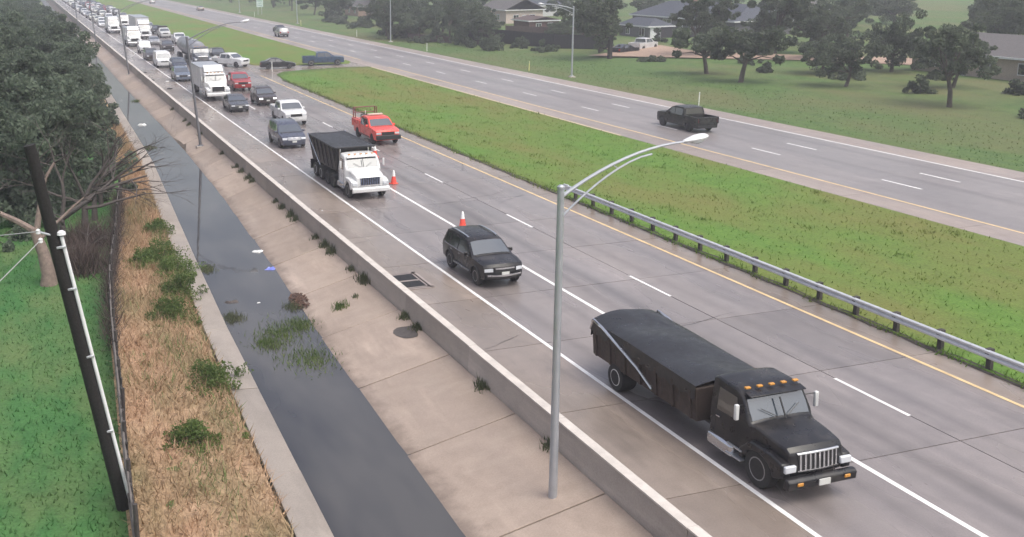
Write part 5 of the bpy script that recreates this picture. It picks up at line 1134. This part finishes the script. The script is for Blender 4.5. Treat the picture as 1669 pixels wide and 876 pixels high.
# ------------------------------------------------------------------ houses and fences beyond the verge
BRICKG = M('grey_brick', (.13, .125, .135), .8, var=.2, scale=4); ROOFB = M('blue_grey_shingle', (.055, .062, .082), .75, var=.25, scale=3, bump=.3)
TRIMW = M('white_trim', (.68, .68, .70), .5); CREAM = M('cream_siding', (.58, .48, .43), .7); ROOFG = M('grey_shingle', (.11, .10, .10), .8, var=.25)
def house(x0, x1, y0, y1, eave, ridge, wallm, roofm, label, wins, axis='Y', hip=2.5, oh=.5, door=None, chimney=None):
    r_ = empty('house', (x0, y0, 0), 0, label, 'house'); dx, dy = x1-x0, y1-y0
    w_ = MB()
    if hip: w_.box((dx/2, dy/2, eave/2), (dx, dy, eave))
    elif axis == 'Y': w_.prism([(0, 0), (dx, 0), (dx, eave), (dx/2, ridge-.12), (0, eave)], 0, dy, 'Y')
    else: w_.prism([(0, 0), (dy, 0), (dy, eave), (dy/2, ridge-.12), (0, eave)], 0, dx, 'X')
    wall = w_.build('wall', wallm, r_, False)
    rf = MB(); e = eave
    if axis == 'Y': a, b, c, d = (-oh, -oh), (dx+oh, -oh), (dx+oh, dy+oh), (-oh, dy+oh); p, q = (dx/2, -oh+hip), (dx/2, dy+oh-hip)
    else: a, b, c, d = (dx+oh, -oh), (dx+oh, dy+oh), (-oh, dy+oh), (-oh, -oh); p, q = (dx+oh-hip, dy/2), (-oh+hip, dy/2)
    V = [(*a, e), (*b, e), (*c, e), (*d, e), (*p, ridge), (*q, ridge)]; F = [(0, 1, 4), (1, 2, 5, 4), (2, 3, 5), (3, 0, 4, 5)]
    n = len(V); rf.add(V+[(v[0], v[1], v[2]-.14) for v in V], F+[tuple(i+n for i in f[::-1]) for f in F]+[(0, 1, 7, 6), (1, 2, 8, 7), (2, 3, 9, 8), (3, 0, 6, 9)])
    ro = rf.build('roof', roofm, r_, False)
    MB().box((-oh-.03, dy/2, e-.10), (.07, dy+2*oh, .22)).build('fascia', TRIMW, ro, False); MB().box((dx/2, -oh-.03, e-.10), (dx+2*oh, .07, .22)).build('fascia', TRIMW, ro, False)
    if chimney: MB().box((chimney[0], chimney[1], ridge), (.7, .7, 1.3)).build('chimney', M('chimney_brick', (.22, .12, .10), .8), ro, bevel=.03)
    for face, p, z, ww, hh in wins:
        if face == 'X': f = MB().box((-.03, p, z), (.10, ww, hh)).build('window', TRIMW, r_, False); MB().box((-.06, p, z), (.10, ww-.22, hh-.22)).build('pane', GLASS, f, False); MB().box((-.12, p, z), (.03, .07, hh-.2)).build('mullion', TRIMW, f, False)
        else: f = MB().box((p, -.03, z), (ww, .10, hh)).build('window', TRIMW, r_, False); MB().box((p, -.06, z), (ww-.22, .10, hh-.22)).build('pane', GLASS, f, False); MB().box((p, -.12, z), (.07, .03, hh-.2)).build('mullion', TRIMW, f, False)
    if door:
        face, p = door
        d_ = MB().box((-.04, p, 1.05) if face == 'X' else (p, -.04, 1.05), (.1, 1.0, 2.1) if face == 'X' else (1.0, .1, 2.1)).build('door', TRIMW, r_, False)
        MB().box((-.12, p+.35, 1.0) if face == 'X' else (p+.35, -.12, 1.0), (.06, .06, .06)).build('handle', CHROME, d_)
    return r_
house(117, 129, 152, 184, 2.95, 5.6, BRICKG, ROOFB, 'long grey brick house with dark blue-grey roof', [('X', 27.5, 1.75, 1.3, 1.3), ('X', 20, 2.1, 2.8, .8), ('X', 12.5, 1.7, 1.5, 1.7), ('X', 10.2, 1.7, 1.4, 1.7), ('X', 4, 1.75, 1.6, 1.4)], hip=4.5, door=('X', 15.5), chimney=(6, 20))
house(102.6, 107.4, 156.2, 165.5, 2.35, 3.6, BRICKG, ROOFB, 'low grey wing with white end wall in front of the long house', [('X', 2.0, 1.25, 1.6, 1.5), ('X', 6.5, 1.25, 1.2, 1.2)], axis='Y', hip=2.0, oh=.35)
wp_ = MB().box((103.9, 156.12, 1.1), (2.1, .12, 2.2)).build('garage_door', TRIMW, None, False); tag(wp_, 'bright white door panel on the low grey wing', 'door')
house(101, 110, 209, 222, 3.3, 5.6, CREAM, ROOFG, 'cream gabled house behind the trees', [('Y', 2.4, 1.6, 1.4, 1.2), ('Y', 6.4, 1.6, 1.4, 1.2), ('X', 4, 1.6, 1.6, 1.3)], hip=0, oh=.5, door=('Y', 4.4))
house(95, 101.5, 186, 193, 2.2, 2.9, M('red_brown_boards', (.13, .06, .05), .8, var=.3), M('brown_roof', (.09, .06, .055), .8), 'low red-brown shed in front of the cream house', [('Y', 2.0, 1.2, 1.2, .9), ('Y', 4.6, 1.2, 1.2, .9)], hip=0, oh=.4)
house(100, 112, 78, 97, 2.8, 4.7, M('tan_siding', (.40, .33, .27), .7), ROOFG, 'tan bungalow at the outer edge beyond the verge', [('X', 4, 1.6, 2.0, 1.3), ('X', 9, 1.6, 1.4, 1.3), ('X', 15.5, 1.6, 2.0, 1.3), ('Y', 4, 1.6, 1.5, 1.2)], hip=4, door=('X', 12), chimney=(6, 5))
house(120, 132, 232, 246, 3.0, 5.0, M('white_siding', (.6, .6, .6), .6), ROOFB, 'white house far behind the long grey house', [('X', 4, 1.6, 1.6, 1.2), ('X', 9, 1.6, 1.6, 1.2)], hip=3)
house(150, 164, 178, 192, 3.0, 5.2, M('pale_siding', (.62, .62, .64), .6), ROOFG, 'pale house with grey roof high behind the long grey house', [('X', 5, 1.6, 1.6, 1.2), ('X', 10, 1.6, 1.6, 1.2), ('Y', 6, 1.6, 1.6, 1.2)], hip=3)
house(178, 192, 118, 132, 3.0, 5.0, M('blue_siding', (.30, .33, .38), .6), ROOFG, 'blue-grey house at the outermost edge behind trees', [('X', 5, 1.6, 1.6, 1.2), ('X', 10, 1.6, 1.6, 1.2)], hip=3)
house(84, 92, 262, 274, 2.8, 4.6, M('tan_brick', (.32, .22, .17), .8), ROOFG, 'brick house glimpsed behind the far treeline', [('X', 3, 1.5, 1.4, 1.2), ('X', 8, 1.5, 1.4, 1.2)], hip=3)
def panel_fence(pts, hgt, mat, label, step=2.4, name='board_fence'):
    r_ = empty(name, (*pts[0], 0), 0, label, 'fence'); o_ = Vector((*pts[0], 0))
    for a, b in zip(pts, pts[1:]):
        a, b = Vector((*a, 0))-o_, Vector((*b, 0))-o_; L = (b-a).length; n_ = max(1, int(L/step)); ang = math.atan2(b.y-a.y, b.x-a.x)
        for k in range(n_):
            c = a.lerp(b, (k+.5)/n_); MB().box((c.x, c.y, hgt/2+random.uniform(-.05, .05)), (L/n_-.06, .05, hgt), rz=ang).build('panel', mat, r_, False)
            q = a.lerp(b, k/n_); MB().box((q.x, q.y, hgt/2+.05), (.12, .12, hgt+.15), rz=ang).build('post', mat, r_, False)
DKF = M('dark_board', (.030, .028, .032), .8, var=.3); BRF = M('brown_board', (.10, .065, .06), .8, var=.3)
panel_fence([(74.5, 171), (77.5, 158), (79.5, 147), (85.5, 139.5)], 2.3, DKF, 'black board fence along the verge behind the bushes')
panel_fence([(86, 178), (93, 168), (101, 163.5)], 1.9, BRF, 'brown board fence in front of the red-brown shed')
panel_fence([(104.8, 155.6), (113, 153.5), (117, 153)], 1.9, M('charcoal_board', (.035, .032, .04), .8), 'charcoal fence beside the white end wall of the grey wing')
panel_fence([(66.5, 178), (70, 166)], 1.1, BRF, 'low brown fence beneath the dense tree row')
tag(sheet('driveway', GRAVEL, [(76, 131, .33), (84, 124, .34), (96, 112, .42), (104, 100, .43), (112, 106, .43), (101, 118, .43), (93, 129, .42), (95, 141, .42), (86, 143, .38), (82, 134, .34)], [(0, 1, 2, 3, 4, 5, 6, 7, 8, 9)]), 'pale dirt driveway and lane by the oak')
mbx = empty('mailbox', (97.5, 128.5, .3), R(20), 'dark mailbox on a post by the driveway lawn', 'mailbox')
MB().box((0, 0, .7), (.12, .12, 1.4)).build('post', DKF, mbx); MB().box((0, 0, 1.5), (.35, .7, .35)).build('box', DKF, mbx, bevel=.06)

# ------------------------------------------------------------------ haze
hm_, ht, hb = newmat('rain_haze'); ht.nodes.remove(hb)
pv = N(ht, 'VolumePrincipled'); pv.inputs['Color'].default_value = (.84, .84, .95, 1); pv.inputs['Density'].default_value = HAZE = .00085
pv.inputs['Anisotropy'].default_value = .2
ht.links.new(pv.outputs[0], ht.nodes['Material Output'].inputs['Volume'])
hz = MB().box((0, 1600, 7.2), (7400, 4400, 20)).build('haze', hm_, None, False); tag(hz, 'thin pale rain haze over the whole scene', 'haze', kind='stuff')
